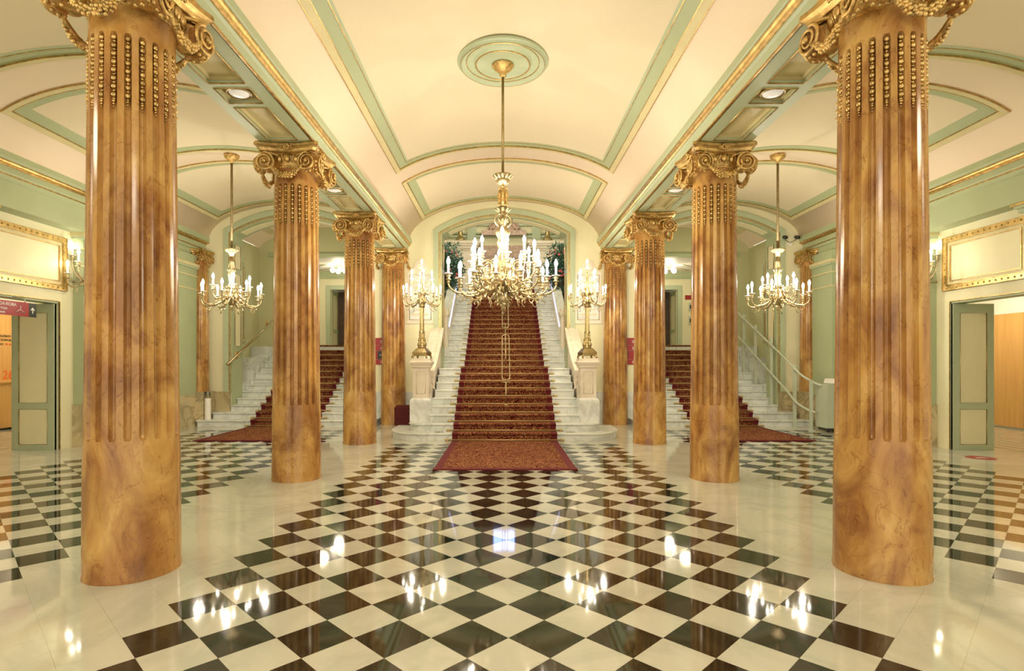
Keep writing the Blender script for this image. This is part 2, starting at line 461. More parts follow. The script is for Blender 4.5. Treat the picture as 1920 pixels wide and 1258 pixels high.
# ------------------------------------------------------------------ beams over the columns
def beam(sx, name):
    b = sempty(name, f'green coffered beam with gilt mouldings over the {"left" if sx < 0 else "right"} row of columns', 'beam')
    X = lambda x: sx * x
    xa, xb = 2.54, 3.25
    fz = []  # coffers along the soffit
    for c0 in (-0.55, 2.62, 6.13, 9.56, 12.95):
        fz += [(c0 - 1.22, c0 - 0.28, 0), (c0 - 0.17, c0 + 0.17, 1), (c0 + 0.28, c0 + 1.22, 0)]
    fz = [(a, b2, k) for a, b2, k in fz if a > Y0 + 0.1 and b2 < YW - 0.1]
    pa, pb = 2.73, 3.11
    mb = MB()
    mb.box(min(X(xa), X(xb)), max(X(xa), X(xb)), Y0, YW, SOF + 0.07, 5.3)
    mb.box(min(X(xa), X(pa)), max(X(xa), X(pa)), Y0, YW, SOF, SOF + 0.07)
    mb.box(min(X(pb), X(xb)), max(X(pb), X(xb)), Y0, YW, SOF, SOF + 0.07)
    y = Y0
    for a, b2, k in fz:
        mb.box(min(X(pa), X(pb)), max(X(pa), X(pb)), y, a, SOF, SOF + 0.07); y = b2
    mb.box(min(X(pa), X(pb)), max(X(pa), X(pb)), y, YW, SOF, SOF + 0.07)
    mb.obj('beam_body', M['mint'], b)
    for a, b2, k in fz:
        c = bpy.data.objects.new('coffer', None); COL.objects.link(c); c.parent = b
        m = MB(); m.box(min(X(pa), X(pb)), max(X(pa), X(pb)), a, b2, SOF + 0.062, SOF + 0.069)
        # sloping khaki sides
        for (u0, u1, w0, w1) in ((pa, pa + .035, a, b2), (pb - .035, pb, a, b2)):
            m.box(min(X(u0), X(u1)), max(X(u0), X(u1)), w0 + .035, w1 - .035, SOF + 0.03, SOF + 0.0619)
        m.box(min(X(pa), X(pb)), max(X(pa), X(pb)), a, a + .035, SOF + .03, SOF + .0619)
        m.box(min(X(pa), X(pb)), max(X(pa), X(pb)), b2 - .035, b2, SOF + .03, SOF + .0619)
        m.obj('coffer_field', M['khaki'], c)
        g = MB()
        g.tube([(X(pa), a, SOF - .002), (X(pb), a, SOF - .002), (X(pb), b2, SOF - .002), (X(pa), b2, SOF - .002)], 0.009, 4, closed=True)
        g.obj('gilt_edge', M['gold'], c)
        if k:
            # recessed round downlight
            l = MB(); yc = (a + b2) / 2; xc = X((pa + pb) / 2)
            l.lathe([(0.135, -0.0), (0.14, -0.02), (0.12, -0.03), (0.115, 0.0)], 24, (xc, yc, SOF + 0.045)); 
            lo_ = l.obj('downlight', M['brass'], c)
            l2 = MB(); l2.ball((xc, yc, SOF + 0.035), 0.11, 16, 0, (1, 1, 0.35)); l2.obj('lamp_lens', M['lens'], lo_)
    # inner cornice facing the nave
    def strip(name, pts, mat, y1=YW):
        m = MB(); m.prism([(X(p[0]), p[1]) for p in pts], 'y', Y0, y1); return m.obj(name, mat, b)
    strip('cornice', [(2.56, SOF), (2.53, SOF), (2.52, 4.62), (2.50, 4.64), (2.50, 4.655), (2.56, 4.655)], M['mint'])
    strip('gilt_edge', [(2.545, SOF - .008), (2.522, SOF - .008), (2.522, SOF + .012), (2.545, SOF + .012)], M['gold'])
    strip('gilt_moulding', [(2.54, 4.655), (2.49, 4.655), (2.47, 4.668), (2.462, 4.69), (2.45, 4.71), (2.445, 4.725), (2.54, 4.725)], M['gold'])
    strip('cornice', [(2.56, 4.725), (2.435, 4.725), (2.425, 4.74), (2.43, 4.83), (2.56, 4.86)], M['mint'])
    return b
beam(-1, 'trim_1'); beam(1, 'trim_2')

# ------------------------------------------------------------------ far wall with three arches
def arch(cx, half, zs, zc, n=24):
    """points of a segmental arch from left to right"""
    r = (half * half + (zc - zs) ** 2) / (2 * (zc - zs)); cz = zc - r; a = math.asin(half / r)
    return [(cx + r * math.sin(-a + 2 * a * i / n), cz + r * math.cos(-a + 2 * a * i / n)) for i in range(n + 1)]
arches = [(-5.5, 1.66), (0, 1.66), (5.5, 1.66)]
ZS, ZC = 4.98, 5.44
wf = sempty('wall_far', 'yellow end wall with three green framed arches onto the stairs', 'wall')
pts = [(-13.5, -0.1)]
for cx, hw in arches:
    pts += [(cx - hw, -0.1)] + arch(cx, hw, ZS, ZC) + [(cx + hw, -0.1)]
pts += [(13.5, -0.1), (13.5, 6.4), (-13.5, 6.4)]
m = MB(); m.prism(pts, 'y', YW, YW + 0.55); m.obj('wall_face', M['wall'], wf)
for ai, (cx, hw) in enumerate(arches):
    fr = bpy.data.objects.new('arch_frame', None); COL.objects.link(fr); fr.parent = wf
    zb = 1.467 if ai == 1 else 0.84
    def archband(name, o0, o1, y0, y1, mat, z0=zb):
        A = [(cx - hw - o0, z0)] + arch(cx, hw + o0, ZS + o0 * 0.5, ZC + o0) + [(cx + hw + o0, z0)]
        B = [(cx - hw - o1, z0)] + arch(cx, hw + o1, ZS + o1 * 0.5, ZC + o1) + [(cx + hw + o1, z0)]
        n = len(A); vs = []; fs = []
        for p, q2 in zip(A, B):
            vs += [(p[0], y0, p[1]), (q2[0], y0, q2[1]), (q2[0], y1, q2[1]), (p[0], y1, p[1])]
        for i in range(n - 1):
            a = i * 4; b = a + 4
            for k in range(4): fs.append((a + k, a + (k + 1) % 4, b + (k + 1) % 4, b + k))
        fs += [(0, 3, 2, 1), ((n - 1) * 4, (n - 1) * 4 + 1, (n - 1) * 4 + 2, (n - 1) * 4 + 3)]
        mm = MB(); mm.add(vs, fs); return mm.obj(name, mat, fr)
    archband('arch_moulding', 0.06, 0.20, YW - 0.045, YW + 0.01, M['mint'])
    archband('arch_moulding', 0.0, 0.065, YW - 0.02, YW + 0.01, M['mint'])
    archband('gilt_line', 0.035, 0.055, YW - 0.035, YW - 0.01, M['gold'])
    archband('gilt_line', 0.0, 0.014, YW - 0.032, YW - 0.01, M['gold'])
    # green lining of the opening with cream panels
    archband('arch_lining', -0.025, 0.0, YW - 0.02, YW + 0.56, M['green'], 0.0 if ai != 1 else 1.467)
    for s in (-1, 1):
        for z0, z1 in ((2.05, 3.95), (4.1, 4.72)):
            xx = cx + s * (hw - 0.025)
            p = MB(); p.box(min(xx, xx - s * 0.008), max(xx, xx - s * 0.008), YW + 0.12, YW + 0.43, z0, z1)
            po = p.obj('lining_panel', M['panelcream'], fr)
            g = MB(); xq = xx - s * 0.010
            g.tube([(xq, YW + 0.12, z0), (xq, YW + 0.43, z0), (xq, YW + 0.43, z1), (xq, YW + 0.12, z1)], 0.009, 4, closed=True); g.obj('gilt_edge', M['gold'], po)
    # three long panels under the arch
    def ap(t0, t1):
        A = arch(cx, hw - 0.03, ZS - 0.015, ZC - 0.03, 60); B = arch(cx, hw - 0.045, ZS - 0.02, ZC - 0.045, 60)
        i0, i1 = int(t0 * 60), int(t1 * 60); vs = []; fs = []
        for i in range(i0, i1 + 1):
            for (p, y) in ((A[i], YW + .12), (B[i], YW + .12), (B[i], YW + .43), (A[i], YW + .43)): vs.append((p[0], y, p[1]))
        n = i1 - i0
        for i in range(n):
            for k in range(4): fs.append((i * 4 + k, i * 4 + (k + 1) % 4, i * 4 + 4 + (k + 1) % 4, i * 4 + 4 + k))
        fs += [(0, 3, 2, 1), (n * 4, n * 4 + 1, n * 4 + 2, n * 4 + 3)]
        p = MB(); p.add(vs, fs); p.obj('lining_panel', M['panelcream'], fr)
    ap(0.05, 0.42); ap(0.46, 0.54); ap(0.58, 0.95)
# marble dado along the far wall
def dado_box(x0, x1, y0, y1, z1=0.84, par=None, mat='dado'):
    m = MB(); m.box(x0, x1, y0, y1, 0, z1 - 0.02); m.box(x0 - .006, x1 + .006, y0 - .006, y1 + .006, z1 - .02, z1)
    return m.obj('dado_slab', M[mat], par)
bf = sempty('baseboard_far', 'veined marble dado along the end wall', 'baseboard')
for s in (-1, 1):
    a, b_ = sorted((s * 7.72, s * 7.185)); dado_box(a, b_, YW - 0.03, YW + 0.0, par=bf)
    a, b_ = sorted((s * 3.8, s * 3.22)); dado_box(a, b_, YW - 0.02, YW, par=bf, mat='whitemarble')
    a, b_ = sorted((s * 2.62, s * 2.0)); dado_box(a, b_, YW - 0.02, YW, par=bf, mat='whitemarble')

# ------------------------------------------------------------------ side walls
def side(s, name):
    L = 'left' if s < 0 else 'right'
    w = sempty(name, f'yellow {L} side wall with green piers, entablature and framed panel', 'wall')
    def bx(n, x0, x1, y0, y1, z0, z1, mat, par=w):
        m = MB(); m.box(min(s * x0, s * x1), max(s * x0, s * x1), y0, y1, z0, z1); return m.obj(n, M[mat], par)
    D0, D1, DT = 8.5, 10.33, 2.72
    m = MB(); m.prism([(Y0, -0.1), (D0, -0.1), (D0, DT), (D1, DT), (D1, -0.1), (10.66, -0.1), (10.66, 5.3), (Y0, 5.3)], 'x', s * XW, s * (XW + 0.3))
    m.obj('wall_face', M['wall'], w)
    bx('wall_face', XW, XW + .3, 10.66, YW, -0.1, 5.3, 'green')
    # entablature
    m = MB(); pr = [(8.32, 4.07), (7.90, 4.07), (7.90, 4.47), (7.86, 4.50), (7.85, 4.56), (7.83, 4.60), (7.83, 4.70), (7.80, 4.72), (7.76, 4.76), (7.73, 4.80), (7.74, 4.86), (7.76, 5.2), (8.32, 5.2)]
    m.prism([(s * a, b) for a, b in pr], 'y', Y0, YW); m.obj('entablature', M['green'], w)
    for x0, x1, z0, z1, nm in ((7.835, 7.86, 4.555, 4.575, 'gilt_line'), (7.74, 7.81, 4.715, 4.755, 'gilt_moulding'), (7.80, 7.84, 4.69, 4.715, 'gilt_line')):
        m = MB(); m.prism([(s * x1, z0), (s * (x0 + .012), z0), (s * x0, (z0 + z1) / 2), (s * x0, z1), (s * x1, z1)], 'y', Y0, YW); m.obj(nm, M['gold'], w)
    # piers with moulded capitals
    for (x0, y0, y1) in ((8.02, 10.66, 11.5), (7.55, 10.76, 11.4), (7.78, 13.3, YW), (7.95, 12.0, 12.6)):
        p = bx('pier', x0, XW, y0, y1, 0, 4.3, 'green')
        for k, (z, t, e, mt) in enumerate(((3.42, .03, .02, 'khaki'), (3.75, .03, .03, 'khaki'), (3.95, .05, .05, 'mint'), (4.0, .07, .07, 'khaki'))):
            q_ = MB(); q_.box(min(s * (x0 - e), s * XW), max(s * (x0 - e), s * XW), y0 - e, min(y1 + e, YW), z, z + t); q_.obj('pier_moulding', M[mt], p)
        q_ = MB(); q_.box(min(s * (x0 - .025), s * XW), max(s * (x0 - .025), s * XW), y0 - .025, min(y1 + .025, YW - .01), 0, 0.80); q_.obj('dado_slab', M['dado'], p)
    cb = None
    for x0, z0, z1, mt in ((8.0, 3.93, 3.99, 'mint'), (7.95, 3.99, 4.03, 'mint'), (7.90, 4.03, 4.065, 'giltcream')):
        bx('corbel' if mt == 'mint' else 'corbel_cap', x0, XW, 8.30 - (8.0 - x0), 8.74 + (8.0 - x0) * .3, z0, z1, mt)
    # framed panel above the door
    fp = bpy.data.objects.new('framed_panel', None); COL.objects.link(fp); fp.parent = w
    ya, yb, za, zb2 = 8.72, 10.48, 2.93, 3.92
    xs = XW - 0.001
    def fr(o, i_, d, mat, n):
        m = MB()
        for (u0, u1, v0, v1) in ((ya + o, yb - o, za + o, za + i_), (ya + o, yb - o, zb2 - i_, zb2 - o), (ya + o, ya + i_, za + i_, zb2 - i_), (yb - i_, yb - o, za + i_, zb2 - i_)):
            m.box(min(s * xs, s * (xs - d)), max(s * xs, s * (xs - d)), u0, u1, v0, v1)
        return m.obj(n, M[mat], fp)
    fr(0, 0.10, 0.03, 'giltcream', 'frame'); fr(0.0, 0.012, 0.042, 'gold', 'gilt_line'); fr(0.092, 0.108, 0.045, 'gold', 'gilt_line')
    fr(0.108, 0.17, 0.02, 'khaki', 'frame'); fr(0.165, 0.178, 0.03, 'gold', 'gilt_line')
    bx('panel_field', xs, xs - .008, ya + .17, yb - .17, za + .17, zb2 - .17, 'panelcream', fp)
    st = MB()
    def stud(y, z):
        x = s * (xs - 0.034); r = 0.022
        st.add([(x, y - r, z), (x, y, z - r), (x, y + r, z), (x, y, z + r), (x - s * 0.016, y, z)], [(0, 1, 4), (1, 2, 4), (2, 3, 4), (3, 0, 4)])
    k = 0
    while ya + .05 + k * .115 < yb - .03:
        stud(ya + .05 + k * .115, za + .052); stud(ya + .05 + k * .115, zb2 - .052); k += 1
    for k in range(1, 8):
        stud(ya + .052, za + .05 + k * .115); stud(yb - .052, za + .05 + k * .115)
    tag(st.obj('studs', M['darkgold'], fp), kind='stuff')
    # door opening: gilt and green surround, room beyond
    for a, b, c, d in ((D1, D1 + .014, 0, DT + .014), (D0 - .014, D0, 0, DT + .014), (D0, D1, DT, DT + .014)):
        m = MB(); m.box(*sorted((s * (XW - .014), s * (XW + .012))), a, b, c, d); m.obj('gilt_trim', M['gold'], w)
    m = MB(); m.box(*sorted((s * (XW + .012), s * (XW + .29))), D0, D1, DT - .03, DT); m.obj('door_head', M['mint'], w)
    return w
side(-1, 'wall_left'); side(1, 'wall_right')

# rooms beyond the side doors
for s, nm in ((-1, 'wall_cloakroom'), (1, 'wall_foyer')):
    w = sempty(nm, ('honey wood panelled wall with printed lettering in the room beyond the left door' if s < 0 else 'honey wood panelled wall in the room beyond the right door'), 'wall')
    X = 12.3
    m = MB(); m.box(*sorted((s * X + s * .03, s * (X + .2))), 7.0, YW, 0, 3.6); m.obj('wall_face', M['white'], w)
    y = 8.0
    pm = MB(); pm.box(0, 0.028, 0.004, 0.876, 0.04, 2.8)
    pme = pm.mesh('wood_panel', [M['wood']])
    while y + .88 <= YW:
        link('wood_panel', pme, w, ((s * X if s > 0 else -X - .028), y, 0)); y += 0.88
    m = MB(); m.box(*sorted((s * (XW + .3), s * (X + .2))), 7.0, YW, 3.3, 3.45); m.obj('ceiling_slab', M['white'], w)
    m = MB(); m.box(*sorted((s * (XW + .3), s * (X + .2))), 6.9, 7.0, 0, 3.45); m.obj('wall_face', M['white'], w)
    for yy in (11.0, 13.3):
        point('room_lamp', (s * 10.9, yy, 3.0), 55, 0.15, (1, .85, .6), None)
    if s < 0:
        m = MB(); m.box(-X + .002, -X + .42, 12.2, YW - .02, 0.05, 1.12); m.box(-X + .002, -X + .46, 12.2, YW - .02, 1.12, 1.16)
        tag(m.obj('service_counter', M['wood']), 'pale wood service counter under the lettering beyond the left door', 'counter')
        for tx, sz, ys, z, mt in (('CELEBREM', .078, 13.59, 2.23, 'blackprint'), ('LA TEMPORADA', .078, 13.55, 2.13, 'blackprint'), ('ELS', .078, 13.63, 2.03, 'blackprint'), ('20 ANYS', .078, 13.79, 2.03, 'orange'), ('2', .30, 13.72, 1.20, 'orange'), ('6', .30, 13.88, 1.20, 'orange')):
            text('lettering', tx, sz, M[mt], w, (-X + .004, ys, z), (0, 1, 0), (0, 0, 1))
# thin black inlay lines in the floor of the side rooms
for s in (-1, 1):
    m = MB()
    for k in range(11):
        x = 9.3 + k * 0.3; m.box(*sorted((s * x, s * (x + .03))), 9.0, 14.3, 0.0, 0.0012)
    tag(m.obj('floor_inlay', M['tileblack'], floor), kind='stuff')

# open panelled door leaves
def leaf(name, label, hx, y, wdt, hgt, z0=0, mat='mint', rz=0, depth=.05, par=None, frame=.13, mid=.30):
    t = sempty(name, label, 'door' if par is None else None, (hx, y, z0)); t.rotation_euler = (0, 0, rz)
    m = MB(); m.box(0, wdt, 0.012, depth, 0, hgt); m.obj('door_core', M['panelcream'], t)
    m = MB(); zm = hgt * mid
    m.box(0, frame, 0, depth + .008, 0, hgt); m.box(wdt - frame, wdt, 0, depth + .008, 0, hgt)
    for a, b in ((0, .10), (zm - .06, zm + .06), (hgt - .17, hgt)):
        m.box(frame, wdt - frame, 0, depth + .008, a, b)
    m.obj('door_rails', M[mat], t)
    for a, b in ((.10, zm - .06), (zm + .06, hgt - .17)):
        g = MB(); g.tube([(frame, .004, a), (wdt - frame, .004, a), (wdt - frame, .004, b), (frame, .004, b)], 0.009, 4, closed=True); g.obj('gilt_bead', M['gold'], t)
    return t
leaf('door_1', 'open green and cream panelled door leaf under the red hanging sign, left', -9.04, 10.262, .78, 2.68)
leaf('door_2', 'open green and cream panelled door leaf beside the wood panelled room, right', 8.215, 10.262, .75, 2.68)

# hanging sign
sg = thing('hanging_sign', 'red hanging cloakroom sign with white lettering and black arrow end', 'sign', (-8.02, 8.0, 2.37))
m = MB(); m.box(-.012, .012, 0, 1.42, 0, .235); m.obj('sign_board', M['redsign'], sg)
m = MB(); m.box(-.013, .013, 1.42, 1.57, 0, .235); m.obj('arrow_board', M['blacksign'], sg)
text('lettering', 'GUARDA-ROBA', .072, M['white'], sg, (.0135, .66, .155), (0, 1, 0), (0, 0, 1))
text('lettering', 'Guardarropa', .066, M['white'], sg, (.0135, .66, .09), (0, 1, 0), (0, 0, 1))
text('lettering', 'Cloakroom', .066, M['white'], sg, (.0135, .66, .025), (0, 1, 0), (0, 0, 1))
m = MB(); m.tube([(.016, 1.15, .06), (.016, 1.25, .11), (.016, 1.35, .06)], .005, 5, closed=True)
m.tube([(.016, 1.25, .11), (.016, 1.25, .135), (.016, 1.265, .15), (.016, 1.255, .168), (.016, 1.237, .16)], .005, 5); m.obj('hanger_symbol', M['white'], sg)
m = MB(); m.prism([(1.485, .06), (1.50, .06), (1.50, .13), (1.53, .105), (1.53, .125), (1.4925, .165), (1.455, .125), (1.455, .105), (1.485, .13)], 'x', .013, .016); m.obj('arrow_symbol', M['white'], sg)
for y in (.8, 1.36):
    m = MB(); m.tube([(0, y, .235), (0, y, .31), (-.27, y, .33)], .008, 6); m.obj('hook', M['steel'], sg)

# directory signs between the columns
for s, lab in ((-1, 'red and black directory sign on the wall between the far left columns'), (1, 'red and black directory sign on the wall between the far right columns')):
    t = thing('directory_sign', lab, 'sign', (s * 3.30, YW - .022, 1.55))
    for k, (z0, z1, mt) in enumerate(((0, .13, 'redsign'), (.14, .36, 'redsign'), (.37, .50, 'redsign'), (.51, .70, 'redsign'))):
        m = MB(); m.box(-.22, .22, 0, .018, z0, z1)
        o_ = m.obj('sign_panel', M[mt], t)
    m = MB(); m.box(-.02 if s < 0 else -.2, .14 if s < 0 else -.06, -.004, .002, .145, .355); m.obj('black_panel', M['blacksign'], t)
    m = MB(); xx = .06 if s < 0 else -.13
    m.prism([(xx - .02, .23), (xx + .02, .25), (xx - .02, .27)], 'y', -.007, -.003)
    for k in range(3):
        for zz in (.07, .43, .60): m.box(.05, .05 + .11 - k * .02, -.003, .001, zz - .03 + k * .025, zz - .02 + k * .025)
    tag(m.obj('print', M['white'], t), kind='stuff')

# ------------------------------------------------------------------ columns
def shaft_mesh(R0=.325, R1=.287, N_=20, fz0=1.03, fz1=4.00):
    """20 crisp round-ended flutes between flat ridges"""
    HW = .265
    us = [-.5, -.375, -HW - .012, -HW, -HW * .8, -HW * .4, 0, HW * .4, HW * .8, HW, HW + .012, .375]
    ends = [0, .004, .012, .024, .045]
    zs = [0, .02, .05, .5, .9, .96, 1.0] + [fz0 + e for e in ends] + [1.5, 2.0, 2.5, 3.0, 3.5] + [fz1 - e for e in reversed(ends)] + [4.1, 4.2, 4.4]
    vs = []; fs = []; sub = len(us); n = N_ * sub
    for z in zs:
        t = z / 4.4; R = R0 + (R1 - R0) * (t ** 1.15)
        R -= .005 * min(1, max(0, (z - .9) / .12))
        if z < .03: R += .005
        pitch = 2 * PI * R / N_; hw = pitch * HW
        w = 0
        if fz0 <= z <= fz1:
            e = min(z - fz0, fz1 - z)
            w = hw if e >= hw else math.sqrt(max(0, hw * hw - (hw - e) ** 2))
        for i in range(n):
            k, m_ = divmod(i, sub); u = us[m_] * pitch
            if abs(us[m_]) <= HW + 1e-6 and w > 0: u *= w / hw
            d = .037 * (w / hw) * math.sqrt(max(0, 1 - (u / w) ** 2)) if w > 1e-5 and abs(u) <= w and abs(us[m_]) <= HW + 1e-6 else 0
            a = 2 * PI * (k + .5) / N_ + u / R
            vs.append(((R - d) * math.cos(a), (R - d) * math.sin(a), z))
    for j in range(len(zs) - 1):
        for i in range(n):
            k = (i + 1) % n; fs.append((j * n + i, j * n + k, (j + 1) * n + k, (j + 1) * n + i))
    fs.append(tuple(range(n))[::-1]); fs.append(tuple(range((len(zs) - 1) * n, len(zs) * n)))
    mb = MB(); mb.add(vs, fs, 0, True); me = mb.mesh('shaft', [M['column']])
    me.set_sharp_from_angle(angle=math.radians(28)); return me
def shaft_r(z): return .325 + (.287 - .325) * ((z / 4.4) ** 1.15) - .006
me_shaft = shaft_mesh()
def bead_mesh():
    mb = MB(); z = 3.985
    for k in range(8):
        r = shaft_r(z) - .006
        mb.ball((r, 0, z - .022), .0185, 8, 0, (.85, 1, 1.15)); mb.ball((r + .013, 0, z - .018), .007, 5)
        mb.ball((r - .004, 0, z - .052), .012, 6, 0, (1, 1.2, .8)); z -= .060
    for k in range(3):
        r = shaft_r(z) - .008; mb.ball((r, 0, z - .008), .013 - .003 * k, 6); z -= .020
    rr = [shaft_r(3.98) - .026, shaft_r(3.5) - .024]
    mb.tube([(rr[0], 0, 3.975), (rr[1], 0, 3.50)], .010, 6)
    return mb.mesh('bead_string', [M['gold']])
me_bead = bead_mesh()
def volute_mesh(mir):
    mb = MB(); P = []; R = []
    n = 52
    for i in range(n + 1):
        t = i / n; a = PI / 2 - t * 2 * PI * 2.2
        r = .108 * (1 - t) ** 0.8 + .014
        P.append((mir * r * math.cos(a) * -1, -.035 - .03 * t, r * math.sin(a))); R.append(.017 * (1 - t * .55))
    mb.tube(P, R, 8)
    # top ribbon running in towards the middle
    mb.tube([(0, -.035, .122), (-mir * .07, -.02, .118), (-mir * .14, 0.0, .10), (-mir * .19, .02, .085)], [.017, .018, .016, .01], 8)
    # solid disc behind
    vs = []
    mb2 = [(.112 * math.cos(2 * PI * k / 24), .112 * math.sin(2 * PI * k / 24)) for k in range(24)]
    mb.prism(mb2, 'y', -.028, .03, 1)
    mb.prism([(p[0] * .8, p[1] * .8) for p in mb2], 'y', .03, .19)
    mb.ball((0, -.065, 0), .026, 8)
    # leaf knobs on the outer edge
    for k in range(6):
        a = -2.2 + k * .45; mb.ball((mir * .118 * math.cos(a), -.0, .118 * math.sin(a)), .017, 6)
    return mb.mesh('volute', [M['darkgold'], M['column']])
me_vol = {1: volute_mesh(1), -1: volute_mesh(-1)}
def abacus_mesh():
    mb = MB()
    def outline(h, cut, dip, n=10):
        pts = []
        for k in range(4):
            a = k * PI / 2
            row = []
            for i in range(n + 1):
                u = -h + cut + (2 * h - 2 * cut) * i / n
                v = -h + dip * (1 - ((u) / (h - cut)) ** 2)
                row.append((u, v))
            for (u, v) in row: pts.append((u * math.cos(a) - v * math.sin(a), u * math.sin(a) + v * math.cos(a)))
        return pts
    lay = [(4.385, .345), (4.40, .355), (4.41, .375), (4.425, .385), (4.445, .395), (4.462, .41), (4.475, .425), (4.505, .425), (4.517, .42)]
    n = 44; vs = []; fs = []
    for z, h_ in lay: vs += [(p[0], p[1], z) for p in outline(h_, .035, .07)]
    for j in range(len(lay) - 1):
        for i in range(n): k = (i + 1) % n; fs.append((j * n + i, j * n + k, (j + 1) * n + k, (j + 1) * n + i))
    fs.append(tuple(range(n))[::-1]); fs.append(tuple(range((len(lay) - 1) * n, len(lay) * n)))
    mb.add(vs, fs, 0, False); return mb.mesh('abacus', [M['gold']])
me_aba = abacus_mesh()
def echinus_mesh():
    mb = MB(); mb.lathe([(.28, 4.20), (.30, 4.205), (.305, 4.22), (.29, 4.232), (.30, 4.25), (.325, 4.29), (.34, 4.34), (.335, 4.38)], 40)
    for k in range(48):
        a = 2 * PI * k / 48; mb.ball((.305 * math.cos(a), .305 * math.sin(a), 4.218), .012, 5)
    return mb.mesh('echinus', [M['darkgold']])
me_ech = echinus_mesh()
mb = MB(); mb.ball((0, -.338, 4.315), .046, 12, 0, (.85, .62, 1.2)); mb.tube([(.057, -.335, 4.37), (.057, -.345, 4.31), (.057, -.325, 4.255)], [.009, .008, .004], 6)
me_egg = mb.mesh('egg', [M['gold']])
def garland_mesh():
    rnd = random.Random(3); mb = MB(); P = []
    n = 15
    for i in range(n + 1):
        t = -1 + 2 * i / n; x = .272 * t
        z = 4.065 + .185 * abs(t) ** 1.6; y = -.36 - .04 * (1 - t * t) - .045 * t * t
        P.append(Vector((x, y, z)))
    mb.tube(P, [.012 + .02 * (1 - abs(-1 + 2 * i / n)) for i in range(n + 1)], 6)
    for i, p in enumerate(P):
        t = abs(-1 + 2 * i / n)
        r = .047 * (1 - t * .5)
        if t < .55: mb.flower(p + Vector((rnd.uniform(-.008, .008), -.012, rnd.uniform(-.012, .006))), r * 1.05, (rnd.uniform(-.4, .4), -1, rnd.uniform(-.7, -.1)), 0, 5)
        else:
            for k in range(2):
                c = p + Vector((rnd.uniform(-.012, .012), -.008, rnd.uniform(-.012, .012)))
                mb.ball(c, r * .7, 6, 0, (.7, .6, 1.5))
    return mb.mesh('garland', [M['darkgold']])
me_gar = garland_mesh()
mb = MB(); mb.flower((0, -.375, 4.455), .05, (0, -1, -.1), 0, 7); mb.flower((.055, -.368, 4.45), .03, (.3, -1, 0), 0, 5); mb.flower((-.055, -.368, 4.45), .03, (-.3, -1, 0), 0, 5)
me_ros = mb.mesh('rosette', [M['darkgold']])
def acanth_mesh():
    mb = MB()
    for k in (-1, 0, 1):
        mb.tube([(k * .02, -.36, 4.38), (k * .04, -.41, 4.34), (k * .045, -.43, 4.28), (k * .035, -.41, 4.21), (k * .02, -.385, 4.17)], [.012, .022, .026, .022, .006], 6)
    mb.ball((0, -.44, 4.36), .03, 8); mb.ball((0, -.445, 4.31), .022, 8)
    return mb.mesh('acanthus', [M['darkgold']])
me_aca = acanth_mesh()
mb = MB(); mb.lathe([(.292, 4.03), (.30, 4.036), (.30, 4.046), (.288, 4.052)], 40); me_neck = mb.mesh('neck_ring', [M['column']])

def column(x, y, label, small=None):
    t = thing('fluted_column', label, 'column', (x, y, 0), 0, 'fluted marble columns with gilt capitals')
    link('shaft', me_shaft, t)
    for k in range(20):
        a = 2 * PI * (k) / 20
        link('bead_string', me_bead, t, (0, 0, 0), (0, 0, a + BOFF))
    link('abacus', me_aba, t); link('echinus', me_ech, t)
    for k in range(4):
        a = k * PI / 2
        R_ = Matrix.Rotation(a, 4, 'Z')
        for mir in (-1, 1):
            p = R_ @ Vector((mir * .280, -.372, 4.250))
            link('volute', me_vol[mir], t, p, (0, 0, a - mir * .12))
        link('garland', me_gar, t, (0, 0, 0), (0, 0, a)); link('rosette', me_ros, t, (0, 0, 0), (0, 0, a))
        for e in (-.34, 0, .34): link('egg', me_egg, t, (0, 0, 0), (0, 0, a + e))
        link('acanthus', me_aca, t, (0, 0, 0), (0, 0, a + PI / 4))
    return t
BOFF = PI / 20
ordn = ['nearest the camera', 'second from the camera', 'third from the camera', 'farthest, set against the end wall']
for s, sd in ((-1, 'left'), (1, 'right')):
    for k, y in enumerate(CY):
        column(s * CX, y, f'amber marble fluted column in the {sd} row, {ordn[k]}')
# slender engaged columns in the far corners
for s, sd in ((-1, 'left'), (1, 'right')):
    t = column(s * 7.74, 14.36, f'slender amber half column in the far {sd} corner on a marble plinth')
    t.scale = (.40, .70, .80); t.location.z = .86
    del t['group']
    m = MB(); m.box(-.15 / .4, .15 / .4, -.24 / .7, .30 / .7, -.86 / .8, -.03 / .8); m.box(-.16 / .4, .16 / .4, -.25 / .7, .31 / .7, -.03 / .8, 0)
    tag(m.obj('plinth', M['dado'], t), 'veined marble plinth')

